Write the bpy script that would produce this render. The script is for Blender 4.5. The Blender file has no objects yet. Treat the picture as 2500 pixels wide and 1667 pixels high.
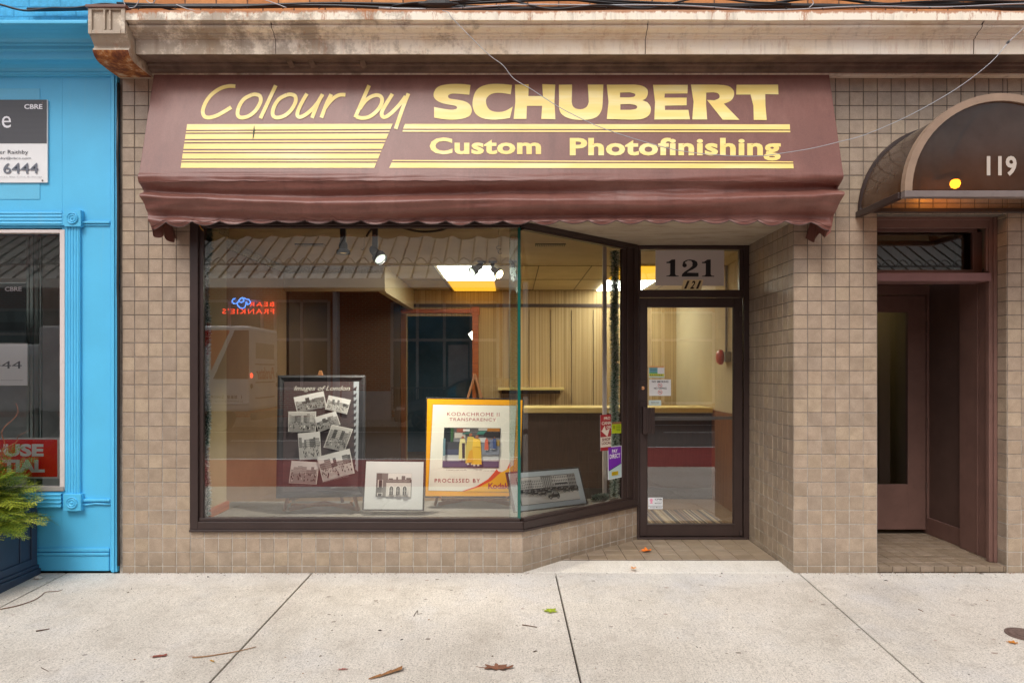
import bpy, bmesh, math, random
from mathutils import Vector, Matrix, noise
rad = math.radians
SC = bpy.context.scene
COL = SC.collection
random.seed(7)

# ------------------------------------------------------------------ camera
F = 1717.0            # focal length in photo pixels (photo is 2500 wide)
CAMY, CAMZ = -5.4, 1.55
cd = bpy.data.cameras.new('camera'); cam = bpy.data.objects.new('camera', cd); COL.objects.link(cam)
cam.location = (0, CAMY, CAMZ); cam.rotation_euler = (rad(90), 0, 0)
cd.sensor_width = 36; cd.lens = F/2500*36; cd.shift_y = 71.5/2500
cd.clip_start = .05; cd.clip_end = 500
SC.camera = cam
# ------------------------------------------------------------------ sky + soft sun (overcast)
w = bpy.data.worlds.new('World'); SC.world = w; w.use_nodes = True
nt = w.node_tree; bg = nt.nodes['Background']
sky = nt.nodes.new('ShaderNodeTexSky'); sky.sky_type = 'NISHITA'; sky.sun_disc = False
SUN_EL, SUN_ROT = 52, 200
sky.sun_elevation = rad(SUN_EL); sky.sun_rotation = rad(SUN_ROT)
sky.air_density = 1.0; sky.dust_density = 4.0; sky.ozone_density = .6
hsv = nt.nodes.new('ShaderNodeHueSaturation'); hsv.inputs['Saturation'].default_value = .28
nt.links.new(sky.outputs[0], hsv.inputs['Color']); nt.links.new(hsv.outputs[0], bg.inputs[0])
bg.inputs[1].default_value = .15
sd = bpy.data.lights.new('sun', 'SUN'); sun = bpy.data.objects.new('sun', sd); COL.objects.link(sun)
sd.energy = 1.0; sd.angle = rad(24); sd.color = (1, .97, .93)
# sun direction matches the sky: rotation is measured clockwise from +Y
a_, e_ = rad(SUN_ROT), rad(SUN_EL)
sdir = Vector((math.sin(a_)*math.cos(e_), math.cos(a_)*math.cos(e_), math.sin(e_)))
sun.rotation_euler = sdir.to_track_quat('Z', 'Y').to_euler()
SC.view_settings.view_transform = 'Standard'; SC.view_settings.look = 'None'
SC.view_settings.exposure = 0.28; SC.view_settings.gamma = 1
SC.cycles.use_denoising = True
SC.cycles.max_bounces = 8; SC.cycles.diffuse_bounces = 4; SC.cycles.glossy_bounces = 4
SC.cycles.transparent_max_bounces = 16; SC.cycles.sample_clamp_indirect = 6
SC.cycles.caustics_reflective = False; SC.cycles.caustics_refractive = False

# ------------------------------------------------------------------ measuring helpers (photo pixel -> point at a known depth / plane)
def P(px, py, y):
    d = y - CAMY
    return Vector(((px-1250)/F*d, y, CAMZ + (905-py)/F*d))
def ray(px, py, p0, n):
    v = Vector(((px-1250)/F, 1, (905-py)/F)); c = Vector((0, CAMY, CAMZ))
    t = (Vector(p0)-c).dot(Vector(n)) / v.dot(Vector(n))
    return c + v*t
def X(px, y=0): return (px-1250)/F*(y-CAMY)
def Z(py, y=0): return CAMZ + (905-py)/F*(y-CAMY)

# ------------------------------------------------------------------ materials
def srgb(r, g, b):
    f = lambda c: (c/255/12.92) if c/255 <= .04045 else ((c/255+.055)/1.055)**2.4
    return (f(r), f(g), f(b), 1)
class NT:
    def __init__(s, name):
        s.m = bpy.data.materials.new(name); s.m.use_nodes = True
        s.t = s.m.node_tree; s.b = s.t.nodes['Principled BSDF']; s.out = s.t.nodes['Material Output']
    def n(s, typ, **kw):
        nd = s.t.nodes.new('ShaderNode'+typ)
        for k, v in kw.items():
            if k in nd.inputs: nd.inputs[k].default_value = v
            else: setattr(nd, k, v)
        return nd
    def l(s, a, b): s.t.links.new(a, b)
    def coord(s, scale=(1, 1, 1), kind='Object', rot=(0, 0, 0)):
        tc = s.n('TexCoord'); mp = s.n('Mapping'); mp.inputs['Scale'].default_value = scale
        mp.inputs['Rotation'].default_value = rot
        s.l(tc.outputs[kind], mp.inputs[0]); return mp.outputs[0]
    def noise(s, vec, scale, detail=4, rough=.6):
        nd = s.n('TexNoise'); nd.inputs['Scale'].default_value = scale; nd.inputs['Detail'].default_value = detail
        nd.inputs['Roughness'].default_value = rough; s.l(vec, nd.inputs['Vector']); return nd.outputs[0]
    def ramp(s, fac, stops):
        nd = s.n('ValToRGB'); e = nd.color_ramp.elements
        while len(e) < len(stops): e.new(.5)
        for el, (p, c) in zip(e, stops): el.position = p; el.color = c if len(c) == 4 else (*c, 1)
        s.l(fac, nd.inputs[0]); return nd.outputs[0]
    def mix(s, fac, a, b, mode='MIX'):
        nd = s.n('Mix', data_type='RGBA', blend_type=mode)
        for i, v in ((0, fac), (6, a), (7, b)):
            if isinstance(v, (int, float)): nd.inputs[i].default_value = v
            elif isinstance(v, (tuple, list)): nd.inputs[i].default_value = v if len(v) == 4 else (*v, 1)
            else: s.l(v, nd.inputs[i])
        return nd.outputs[2]
    def math(s, op, a, b=0.0):
        nd = s.n('Math', operation=op)
        for i, v in ((0, a), (1, b)):
            if isinstance(v, (int, float)): nd.inputs[i].default_value = v
            else: s.l(v, nd.inputs[i])
        return nd.outputs[0]
    def bump(s, h, strength=.2, dist=.01, normal=None):
        nd = s.n('Bump'); nd.inputs['Strength'].default_value = strength; nd.inputs['Distance'].default_value = dist
        s.l(h, nd.inputs['Height'])
        if normal is not None: s.l(normal, nd.inputs['Normal'])
        s.l(nd.outputs[0], s.b.inputs['Normal']); return nd.outputs[0]
    def base(s, c):
        if isinstance(c, tuple): s.b.inputs['Base Color'].default_value = c
        else: s.l(c, s.b.inputs['Base Color'])
    def set(s, **kw):
        for k, v in kw.items():
            k = k.replace('_', ' ')
            if isinstance(v, (int, float, tuple)): s.b.inputs[k].default_value = v
            else: s.l(v, s.b.inputs[k])
        return s
def scale_c(c, k): return (c[0]*k, c[1]*k, c[2]*k, 1)

def paint(name, c, rough=.5, var=.12, scale=6, dark_mottle=0.0, bump=.05, metallic=0, spec=.5, bscale=60):
    """plain coated surface: large tone drift, fine speckle, slight bump"""
    s = NT(name); v = s.coord()
    a = s.ramp(s.noise(v, scale), [(.3, scale_c(c, 1-var)), (.7, scale_c(c, 1+var))])
    if dark_mottle:
        g = s.ramp(s.noise(v, scale*3, 8, .75), [(.56, (0, 0, 0)), (.74, (1, 1, 1))])
        gm = s.math('MULTIPLY', g, dark_mottle)
        a = s.mix(gm, a, scale_c(c, .45))
    s.base(a); s.set(Roughness=rough, Metallic=metallic); s.b.inputs['Specular IOR Level'].default_value = spec
    if bump: s.bump(s.noise(v, bscale, 4), bump, .004)
    return s.m

def mat_vcol(name, rough=.5, spec=.4, nscale=0, nvar=.15, bump=0, bscale=40):
    s = NT(name); at = s.n('Attribute', attribute_name='Col'); c = at.outputs[0]
    if nscale:
        v = s.coord(); n1 = s.ramp(s.noise(v, nscale, 6, .7), [(.3, (1-nvar,)*3), (.7, (1+nvar,)*3)])
        c = s.mix(1.0, c, n1, 'MULTIPLY')
        if bump: s.bump(s.noise(v, bscale, 6, .7), bump, .003)
    s.base(c); s.set(Roughness=rough); s.b.inputs['Specular IOR Level'].default_value = spec
    return s.m
def emis(name, c, strength):
    s = NT(name); s.base((0, 0, 0, 1)); s.b.inputs['Emission Color'].default_value = (*c[:3], 1)
    s.b.inputs['Emission Strength'].default_value = strength; return s.m

M = {}
def tile_mat(name, dirt):
    s = NT(name); at = s.n('Attribute', attribute_name='Col'); v = s.coord()
    n1 = s.ramp(s.noise(v, 9, 6, .7), [(.38, (.86, .85, .84)), (.62, (1.09, 1.09, 1.09))])
    n2 = s.ramp(s.noise(v, 150, 4, .85), [(.40, (.86,)*3), (.60, (1.12,)*3)])
    c = s.mix(1.0, s.mix(1.0, at.outputs[0], n1, 'MULTIPLY'), n2, 'MULTIPLY')
    # splash dirt near the pavement, an own stain of the wall
    sep = s.n('SeparateXYZ'); s.l(v, sep.inputs[0])
    lo = s.ramp(s.math('ADD', sep.outputs[2], s.math('MULTIPLY', s.noise(v, 9, 6), .25)), [(.1, (1, 1, 1)), (.33, (0, 0, 0))])
    c = s.mix(s.math('MULTIPLY', lo, dirt), c, srgb(120, 108, 90))
    chips = s.ramp(s.noise(v, 70, 8, .9), [(.73, (0, 0, 0)), (.76, (1, 1, 1))])
    c = s.mix(s.math('MULTIPLY', chips, .5), c, srgb(205, 195, 180))
    s.base(c); s.set(Roughness=.36); s.b.inputs['Specular IOR Level'].default_value = .5
    s.bump(s.noise(v, 25, 6, .7), .14, .006)
    return s.m
M['tile'] = tile_mat('glazed_tile', .5)
def groutm():
    s = NT('grout'); v = s.coord(); sep = s.n('SeparateXYZ'); s.l(v, sep.inputs[0])
    h = s.math('ADD', s.math('MULTIPLY', sep.outputs[2], .3), s.math('MULTIPLY', s.noise(v, 2.2, 6, .7), .5))   # older, sootier joints higher up
    c = s.ramp(h, [(.36, srgb(186, 178, 168)), (.66, srgb(140, 130, 120)), (.95, srgb(116, 106, 96))])
    g = s.ramp(s.noise(v, 14, 6, .8), [(.4, (.6, .58, .56)), (.55, (1, 1, 1))]); s.base(s.mix(.8, c, g, 'MULTIPLY')); s.set(Roughness=.95); return s.m
M['grout'] = groutm()
M['grout_dark'] = paint('dark_grout', srgb(95, 82, 70), .95, .2, 3, .5, .1)

s = NT('concrete'); v = s.coord()
c = s.ramp(s.noise(v, 1.1, 6, .6), [(.3, srgb(196, 187, 175)), (.52, srgb(208, 200, 189)), (.75, srgb(200, 196, 193))])
sp = s.ramp(s.noise(v, 105, 5, .85), [(.39, (.46, .43, .40)), (.47, (.98, .97, .96)), (.60, (1.22, 1.21, 1.2))])
c = s.mix(.85, c, sp, 'MULTIPLY')
blot = s.ramp(s.noise(v, 7, 8, .75), [(.53, (0, 0, 0)), (.66, (1, 1, 1))])
c = s.mix(s.math('MULTIPLY', blot, .3), c, srgb(158, 143, 128))
sy = s.n('SeparateXYZ'); s.l(v, sy.inputs[0])
wash = s.ramp(s.math('ADD', sy.outputs[1], s.math('MULTIPLY', s.noise(s.coord((1, 3, 1)), 1.6, 7, .7), .7)), [(.02, (0, 0, 0)), (.22, (1, 1, 1))])   # pale cement wash along the wall foot
c = s.mix(s.math('MULTIPLY', wash, .32), c, srgb(222, 220, 216))
pt = s.ramp(s.noise(s.coord((1, .6, 1)), .9, 9, .72), [(.40, (.88, .87, .86)), (.50, (1, 1, 1)), (.60, (1.05, 1.05, 1.06))]); c = s.mix(1.0, c, pt, 'MULTIPLY')
vb = s.coord((260, 8, 8)); br = s.noise(vb, 1.0, 3, .6)
c = s.mix(.35, c, s.ramp(br, [(.40, (.80,)*3), (.60, (1.10,)*3)]), 'MULTIPLY')
pit = s.ramp(s.noise(v, 95, 3, .6), [(.63, (0, 0, 0)), (.67, (1, 1, 1))])
c = s.mix(s.math('MULTIPLY', pit, .7), c, srgb(105, 92, 82))
s.base(c); s.set(Roughness=.92)
hh = s.math('ADD', s.noise(v, 90, 7, .85), s.math('MULTIPLY', br, .6)); s.bump(hh, .7, .005); M['concrete'] = s.m
M['dark_joint'] = paint('joint_dirt', srgb(52, 44, 38), .95, .2, 20)
M['asphalt'] = paint('asphalt', (.075, .072, .07, 1), .9, .2, 2, .3, .3, bscale=200)
M['bus_red'] = paint('red_lane_paint', srgb(150, 40, 40), .85, .2, 3, .5, .2, bscale=150)
M['road_white'] = paint('road_line_paint', (.7, .7, .68, 1), .8, .15, 5, .4, .1)

def blue(name, base=(.095, .50, .80, 1)):
    s = NT(name); v = s.coord()
    c = s.ramp(s.noise(v, 1.6, 5), [(.3, scale_c(base, .93)), (.7, scale_c(base, 1.08))])
    f = s.ramp(s.noise(v, 140, 4, .8), [(.3, (.93,)*3), (.7, (1.06,)*3)]); c = s.mix(.8, c, f, 'MULTIPLY')
    d = s.ramp(s.noise(v, 22, 9, .85), [(.69, (0, 0, 0)), (.74, (1, 1, 1))])
    c = s.mix(s.math('MULTIPLY', d, .45), c, scale_c(base, .35))
    vs = s.coord((10, 10, .8)); st = s.ramp(s.noise(vs, 1.2, 6, .7), [(.6, (0, 0, 0)), (.8, (1, 1, 1))])
    c = s.mix(s.math('MULTIPLY', st, .14), c, srgb(150, 190, 200))
    s.base(c); s.set(Roughness=.42); s.bump(s.noise(v, 130, 4, .7), .12, .003); return s.m
M['blue'] = blue('sky_blue_paint')

def brickmat(name, c1, c2, mort, bw=.215, rh=.072, ms=.009, axis=(rad(90), 0, 0)):
    s = NT(name); v = s.coord(rot=(rad(-90), 0, 0) if axis else (0, 0, 0))
    b = s.n('TexBrick'); s.l(v, b.inputs['Vector']); b.inputs['Scale'].default_value = 1
    b.inputs['Brick Width'].default_value = bw; b.inputs['Row Height'].default_value = rh
    b.inputs['Mortar Size'].default_value = ms; b.inputs['Mortar Smooth'].default_value = .2
    b.inputs['Color1'].default_value = c1; b.inputs['Color2'].default_value = c2; b.inputs['Mortar'].default_value = mort
    n1 = s.ramp(s.noise(v, 30, 6, .75), [(.3, (.75,)*3), (.7, (1.2,)*3)])
    c = s.mix(.8, b.outputs[0], n1, 'MULTIPLY'); s.base(c); s.set(Roughness=.9)
    h = s.math('ADD', s.math('MULTIPLY', b.outputs[1], -1.0), s.math('MULTIPLY', s.noise(v, 60, 5), .3))
    s.bump(h, .8, .008); return s.m
M['brick'] = brickmat('orange_brick', srgb(216, 150, 96), srgb(188, 122, 74), srgb(120, 84, 62), .24, .075, .006)
M['brick_red'] = brickmat('red_brick', srgb(200, 98, 62), srgb(178, 82, 50), srgb(205, 175, 150), .24, .08, .01)
M['brick_blue'] = brickmat('blue_painted_brick', (.09, .46, .74, 1), (.085, .44, .72, 1), (.06, .36, .62, 1), .24, .075, .006)

# weathered cream sheet-metal cornice with vertical rust runs
def cream(name, rust, pale=0.0):
    s = NT(name); v = s.coord()
    c = s.ramp(s.noise(v, 2.2, 6, .65), [(.28, srgb(214, 190, 158)), (.44, srgb(238, 224, 202)), (.72, srgb(236, 228, 216))])
    if pale: c = s.mix(pale, c, srgb(248, 240, 222))
    vs = s.coord((9, 9, .9)); st = s.ramp(s.noise(vs, 1.0, 7, .75), [(.52, (0, 0, 0)), (.68, (1, 1, 1))])
    c = s.mix(s.math('MULTIPLY', st, .38), c, srgb(118, 92, 66))
    sx = s.n('SeparateXYZ'); s.l(v, sx.inputs[0])
    lf = s.ramp(s.math('ADD', s.math('MULTIPLY', sx.outputs[0], -.25), s.math('MULTIPLY', s.noise(v, 3.5, 9, .75), 1.6)), [(1.0, (0, 0, 0)), (1.0, (1, 1, 1))])
    lf = s.ramp(s.math('ADD', s.math('MULTIPLY', sx.outputs[0], -.07), s.noise(v, 5, 9, .75)), [(.56, (0, 0, 0)), (.68, (1, 1, 1))])
    c = s.mix(s.math('MULTIPLY', lf, .6), c, srgb(112, 88, 66))
    vr = s.coord((7, 7, 1.3)); rs = s.ramp(s.noise(vr, 2.3, 9, .8), [(.55, (0, 0, 0)), (.64, (1, 1, 1))])
    c = s.mix(s.math('MULTIPLY', rs, rust), c, srgb(170, 98, 40))
    vp = s.noise(v, 34, 8, .85); c = s.mix(s.math('MULTIPLY', s.ramp(vp, [(.6, (0, 0, 0)), (.68, (1, 1, 1))]), .4), c, srgb(96, 78, 62))
    if pale:      # rust creeping down from the top edge
        ed = s.math('SUBTRACT', s.math('ADD', sx.outputs[2], s.math('MULTIPLY', s.noise(s.coord((6, 6, 2)), 2.5, 9, .8), .09)), 4.128)
        er = s.ramp(s.math('MULTIPLY', ed, 30), [(.0, (0, 0, 0)), (.35, (1, 1, 1))]); c = s.mix(s.math('MULTIPLY', er, .8), c, srgb(178, 104, 46))
    s.base(c); s.set(Roughness=.7); s.bump(s.math('ADD', s.noise(v, 3, 4), s.math('MULTIPLY', s.noise(v, 50, 6, .8), .25)), .35, .012); return s.m
M['cream'] = cream('weathered_cream_metal', .3)
M['cream_rusty'] = cream('rust_streaked_flashing', .85, .6)
def rusty(name):
    s = NT(name); v = s.coord()
    c = s.ramp(s.noise(v, 9, 9, .75), [(.36, srgb(196, 172, 138)), (.47, srgb(170, 105, 50)), (.56, srgb(122, 66, 36)), (.7, srgb(66, 42, 34))])
    s.base(c); s.set(Roughness=.85); s.bump(s.noise(v, 45, 8, .8), .4, .006); return s.m
M['rust'] = rusty('rusted_sheet_metal')
M['soffit'] = None
s = NT('stained_plaster'); v = s.coord((1, 3, 1))
c = s.ramp(s.noise(v, 2.6, 8, .7), [(.3, srgb(140, 124, 106)), (.5, srgb(172, 158, 138)), (.72, srgb(186, 174, 156))])
s.base(c); s.set(Roughness=.9); s.bump(s.noise(v, 14, 8, .8), .3, .01); M['soffit'] = s.m

M['frame'] = paint('dark_brown_anodised', srgb(56, 43, 40), .38, .12, 5, .25, .03, spec=.5)
M['frame_black'] = paint('blackish_brown_metal', srgb(40, 33, 31), .4, .12, 5, .2, .03)  # near-black brown for picture frames and the wall cable
M['door_maroon'] = paint('maroon_brown_paint', srgb(114, 84, 75), .55, .14, 4, .4, .12)
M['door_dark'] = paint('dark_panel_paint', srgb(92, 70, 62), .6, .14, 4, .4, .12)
M['lintel'] = paint('pinkish_brown_paint', srgb(125, 90, 88), .5, .12, 4, .3, .1)

# awning canvas: woven, dusty on the top, faded blotches
def canvas(name, c0=srgb(122, 78, 68)):
    s = NT(name); v = s.coord()
    c = s.ramp(s.noise(v, 1.4, 5, .6), [(.3, scale_c(c0, .9)), (.7, scale_c(c0, 1.1))])
    fine = s.ramp(s.noise(v, 150, 4, .85), [(.40, (.86,)*3), (.60, (1.13,)*3)]); c = s.mix(.9, c, fine, 'MULTIPLY')
    vs = s.coord((3.2, 3.2, .5)); d = s.ramp(s.noise(vs, 1.5, 7, .7), [(.5, (0, 0, 0)), (.8, (1, 1, 1))])
    c = s.mix(s.math('MULTIPLY', d, .30), c, srgb(164, 122, 110))
    dk_ = s.ramp(s.noise(s.coord((5, 5, .35)), 1.2, 8, .75), [(.52, (0, 0, 0)), (.66, (1, 1, 1))]); c = s.mix(s.math('MULTIPLY', dk_, .35), c, srgb(84, 50, 46))
    sep = s.n('SeparateXYZ'); s.l(v, sep.inputs[0])
    up = s.ramp(s.math('ADD', s.math('SUBTRACT', sep.outputs[2], 3.35), s.math('MULTIPLY', s.noise(v, 6, 7, .8), .25)), [(.35, (0, 0, 0)), (.62, (1, 1, 1))])
    c = s.mix(s.math('MULTIPLY', up, .22), c, srgb(176, 140, 130))
    sc_ = s.ramp(s.noise(s.coord((20, 20, 60)), 1, 8, .8), [(.7, (0, 0, 0)), (.73, (1, 1, 1))])
    c = s.mix(s.math('MULTIPLY', sc_, .35), c, srgb(205, 180, 170))
    s.base(c); s.set(Roughness=.42); s.b.inputs['Specular IOR Level'].default_value = .5
    wv = s.n('TexWave'); s.l(v, wv.inputs[0]); wv.inputs['Scale'].default_value = 160
    s.bump(s.math('ADD', s.noise(v, 300, 3), s.math('MULTIPLY', s.noise(v, 5, 4), 2.5)), .16, .004); return s.m
M['canvas'] = canvas('maroon_awning_canvas')
M['canvas_edge'] = paint('dirty_binding', srgb(84, 66, 62), .8, .2, 8)
s = NT('yellow_awning_vinyl'); v = s.coord((.8, 1, 6))
c = s.ramp(s.noise(v, 2.2, 4, .5), [(.32, srgb(236, 206, 116)), (.5, srgb(240, 214, 128)), (.68, srgb(244, 224, 156))])
s.base(c); s.set(Roughness=.45); M['vinyl'] = s.m

# glass: clear sheet with a mirror layer, and lightly dusty
def glass(name, refl=.13, tint=(.97, .985, .97, 1), rough=0.0):
    s = NT(name); s.t.nodes.remove(s.b)
    tr = s.n('BsdfTransparent'); tr.inputs[0].default_value = tint
    gl = s.n('BsdfGlossy'); gl.inputs['Roughness'].default_value = rough; gl.inputs['Color'].default_value = (1, 1, 1, 1)
    fr = s.n('Fresnel'); fr.inputs[0].default_value = 1.5
    f = s.math('MINIMUM', s.math('ADD', s.math('MULTIPLY', fr.outputs[0], 1.3), refl-.052), 1.0)
    mx = s.n('MixShader'); s.l(f, mx.inputs[0]); s.l(tr.outputs[0], mx.inputs[1]); s.l(gl.outputs[0], mx.inputs[2])
    s.l(mx.outputs[0], s.out.inputs[0]); return s.m
M['glass'] = glass('window_glass', .19)
M['glass_clear'] = glass('side_window_glass', .07); M['glass_blue'] = glass('neighbour_window_glass', .12, (.99, 1, .99, 1))
M['glass_far'] = glass('far_window_glass', .14, (.8, .85, .85, 1))
M['glass_edge'] = paint('green_glass_edge', srgb(20, 92, 80), .15, .1, 3, 0, 0, spec=.8)
M['glass_strip'] = glass('greenish_glass', .30, (.72, .84, .78, 1))
def smoked():
    s = NT('smoked_acrylic'); s.t.nodes.remove(s.b)
    v = s.coord()
    di = s.n('BsdfDiffuse'); c = s.ramp(s.noise(v, 6, 7, .7), [(.3, srgb(52, 46, 42)), (.7, srgb(90, 82, 76))]); s.l(c, di.inputs[0])
    tr = s.n('BsdfTransparent'); tr.inputs[0].default_value = (.30, .25, .21, 1)
    tl = s.n('BsdfTranslucent'); tl.inputs[0].default_value = (.40, .26, .12, 1)
    gl = s.n('BsdfGlossy'); gl.inputs['Roughness'].default_value = .12
    m0 = s.n('MixShader'); m0.inputs[0].default_value = .45; s.l(di.outputs[0], m0.inputs[1]); s.l(tl.outputs[0], m0.inputs[2])
    m1 = s.n('MixShader'); m1.inputs[0].default_value = .45; s.l(m0.outputs[0], m1.inputs[1]); s.l(tr.outputs[0], m1.inputs[2])
    fr = s.n('Fresnel'); fr.inputs[0].default_value = 1.5
    m2 = s.n('MixShader'); s.l(fr.outputs[0], m2.inputs[0]); s.l(m1.outputs[0], m2.inputs[1]); s.l(gl.outputs[0], m2.inputs[2])
    s.l(m2.outputs[0], s.out.inputs[0]); return s.m
M['smoked'] = smoked()
M['canopy_frame'] = paint('tan_brown_metal', srgb(150, 126, 106), .45, .15, 5, .3, .08)
M['dark_mottle'] = paint('dark_brown_metal', srgb(112, 92, 80), .85, .35, 7, .8, .3, bscale=20)
M['hall_shade'] = paint('unlit_hall_brown', srgb(92, 70, 50), .8, .15, 2, .2, .05)  # dark tone stands in for a hall that gets no light
M['side_panelling'] = paint('brown_side_panelling', srgb(146, 116, 84), .75, .1, 3, .1, .05)
M['canopy_bar'] = paint('grey_brown_metal', srgb(120, 108, 104), .4, .15, 5, .3, .05)
M['black'] = paint('black_rubber', (.018, .018, .02, 1), .45, .2, 8, 0, 0)
M['black_matte'] = paint('black_metal', (.03, .03, .033, 1), .5, .2, 8, 0, 0)
M['wire'] = paint('grey_wire', (.42, .43, .46, 1), .45, .05, 8, 0, 0, metallic=.3)
M['white'] = paint('white_board', (.78, .78, .78, 1), .45, .03, 4, 0, 0)
M['offwhite'] = paint('pale_window_frame', srgb(212, 200, 196), .5, .08, 4, .4, .05)
M['greyframe'] = paint('grey_sill', srgb(150, 145, 140), .6, .1, 6, .5, .1)
M['print'] = mat_vcol('printed_ink', .4, .4)
M['decal'] = mat_vcol('printed_decal', .5, .3)
M['wallpaint'] = paint('beige_wall_paint', srgb(186, 168, 132), .8, .05, 2, 0, .04)
M['ceil'] = paint('ceiling_paint', srgb(196, 180, 150), .85, .08, 3, .15, .05)
s = NT('striped_panelling'); v = s.coord((1, 1, .02))
st = s.ramp(s.noise(s.coord((60, 60, .15)), 1, 5, .8), [(.36, srgb(148, 118, 76)), (.52, srgb(188, 158, 110)), (.66, srgb(210, 186, 142))])
s.base(st); s.set(Roughness=.7); M['panelling'] = s.m
def woodm(name, c1, c2, scale=(2, 2, 30), rough=.45):
    s = NT(name); v = s.coord(scale)
    c = s.ramp(s.noise(v, 1.5, 6, .65), [(.3, c1), (.7, c2)]); s.base(c); s.set(Roughness=rough); return s.m
M['wood_orange'] = woodm('orange_varnished_wood', srgb(150, 72, 22), srgb(196, 104, 38))
M['wood_brown'] = woodm('brown_wood_panel', srgb(104, 58, 24), srgb(140, 84, 40), (30, 30, 1.5))
M['wood_easel'] = woodm('easel_wood', srgb(120, 76, 42), srgb(160, 108, 64), (20, 20, 3))
M['counter_top'] = paint('pale_laminate', srgb(226, 200, 130), .35, .04, 4, 0, 0)
M['counter_front'] = woodm('dark_brown_laminate', srgb(60, 44, 36), srgb(78, 56, 46), (50, 50, 3), .5)
M['carpet'] = paint('grey_carpet', srgb(122, 117, 109), 1, .1, 40, .4, .6, bscale=220)
M['carpet_brown'] = paint('brown_carpet', srgb(140, 112, 82), 1, .12, 40, .3, .6, bscale=220)
M['lamp_white'] = emis('lit_white_diffuser', (.95, 1.0, .88), 11)
M['lamp_amber'] = emis('lit_amber_diffuser', (1.0, .50, .03), 1.15)
M['spot_lit'] = emis('lit_spot_lens', (1.0, .75, .35), 25)
M['bulb'] = emis('amber_bulb', (1.0, .30, .015), 34)
M['red_led'] = emis('red_tail_lamp', (1, .08, .03), 6)
M['neon_red'] = emis('red_neon', (1, .06, .02), 5)
M['neon_blue'] = emis('blue_neon', (.08, .3, 1.0), 6)

# ------------------------------------------------------------------ object helpers
def tag(o, label=None, cat=None, group=None, kind=None):
    if label: o['label'] = label
    if cat: o['category'] = cat
    if group: o['group'] = group
    if kind: o['kind'] = kind
    return o
def empty(name, loc=(0, 0, 0), label=None, cat=None, group=None, kind=None):
    o = bpy.data.objects.new(name, None); COL.objects.link(o); o.location = loc
    o.empty_display_size = .1
    return tag(o, label, cat, group, kind)
def worldloc(o):
    p = Vector(o.location)
    while o.parent: o = o.parent; p += Vector(o.location)
    return p
TXT = {}
def text_geo(s, bold=0.0, shear=0.0, space=1.0):
    key = (s, bold, shear, space)
    if key in TXT: return TXT[key]
    cu = bpy.data.curves.new('t', 'FONT'); cu.body = s; cu.offset = bold; cu.shear = shear
    cu.space_character = space; cu.resolution_u = 3; cu.fill_mode = 'FRONT'
    ob = bpy.data.objects.new('t', cu); COL.objects.link(ob)
    dg = bpy.context.evaluated_depsgraph_get(); me = bpy.data.meshes.new_from_object(ob.evaluated_get(dg))
    vs = [Vector(v.co) for v in me.vertices]; fs = [tuple(p.vertices) for p in me.polygons]
    bpy.data.objects.remove(ob); bpy.data.curves.remove(cu); bpy.data.meshes.remove(me)
    x0 = min(v.x for v in vs); x1 = max(v.x for v in vs); y0 = min(v.y for v in vs); y1 = max(v.y for v in vs)
    uv = [((v.x-x0)/(x1-x0), (v.y-y0)/(y1-y0)) for v in vs]
    TXT[key] = (uv, fs); return TXT[key]

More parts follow.
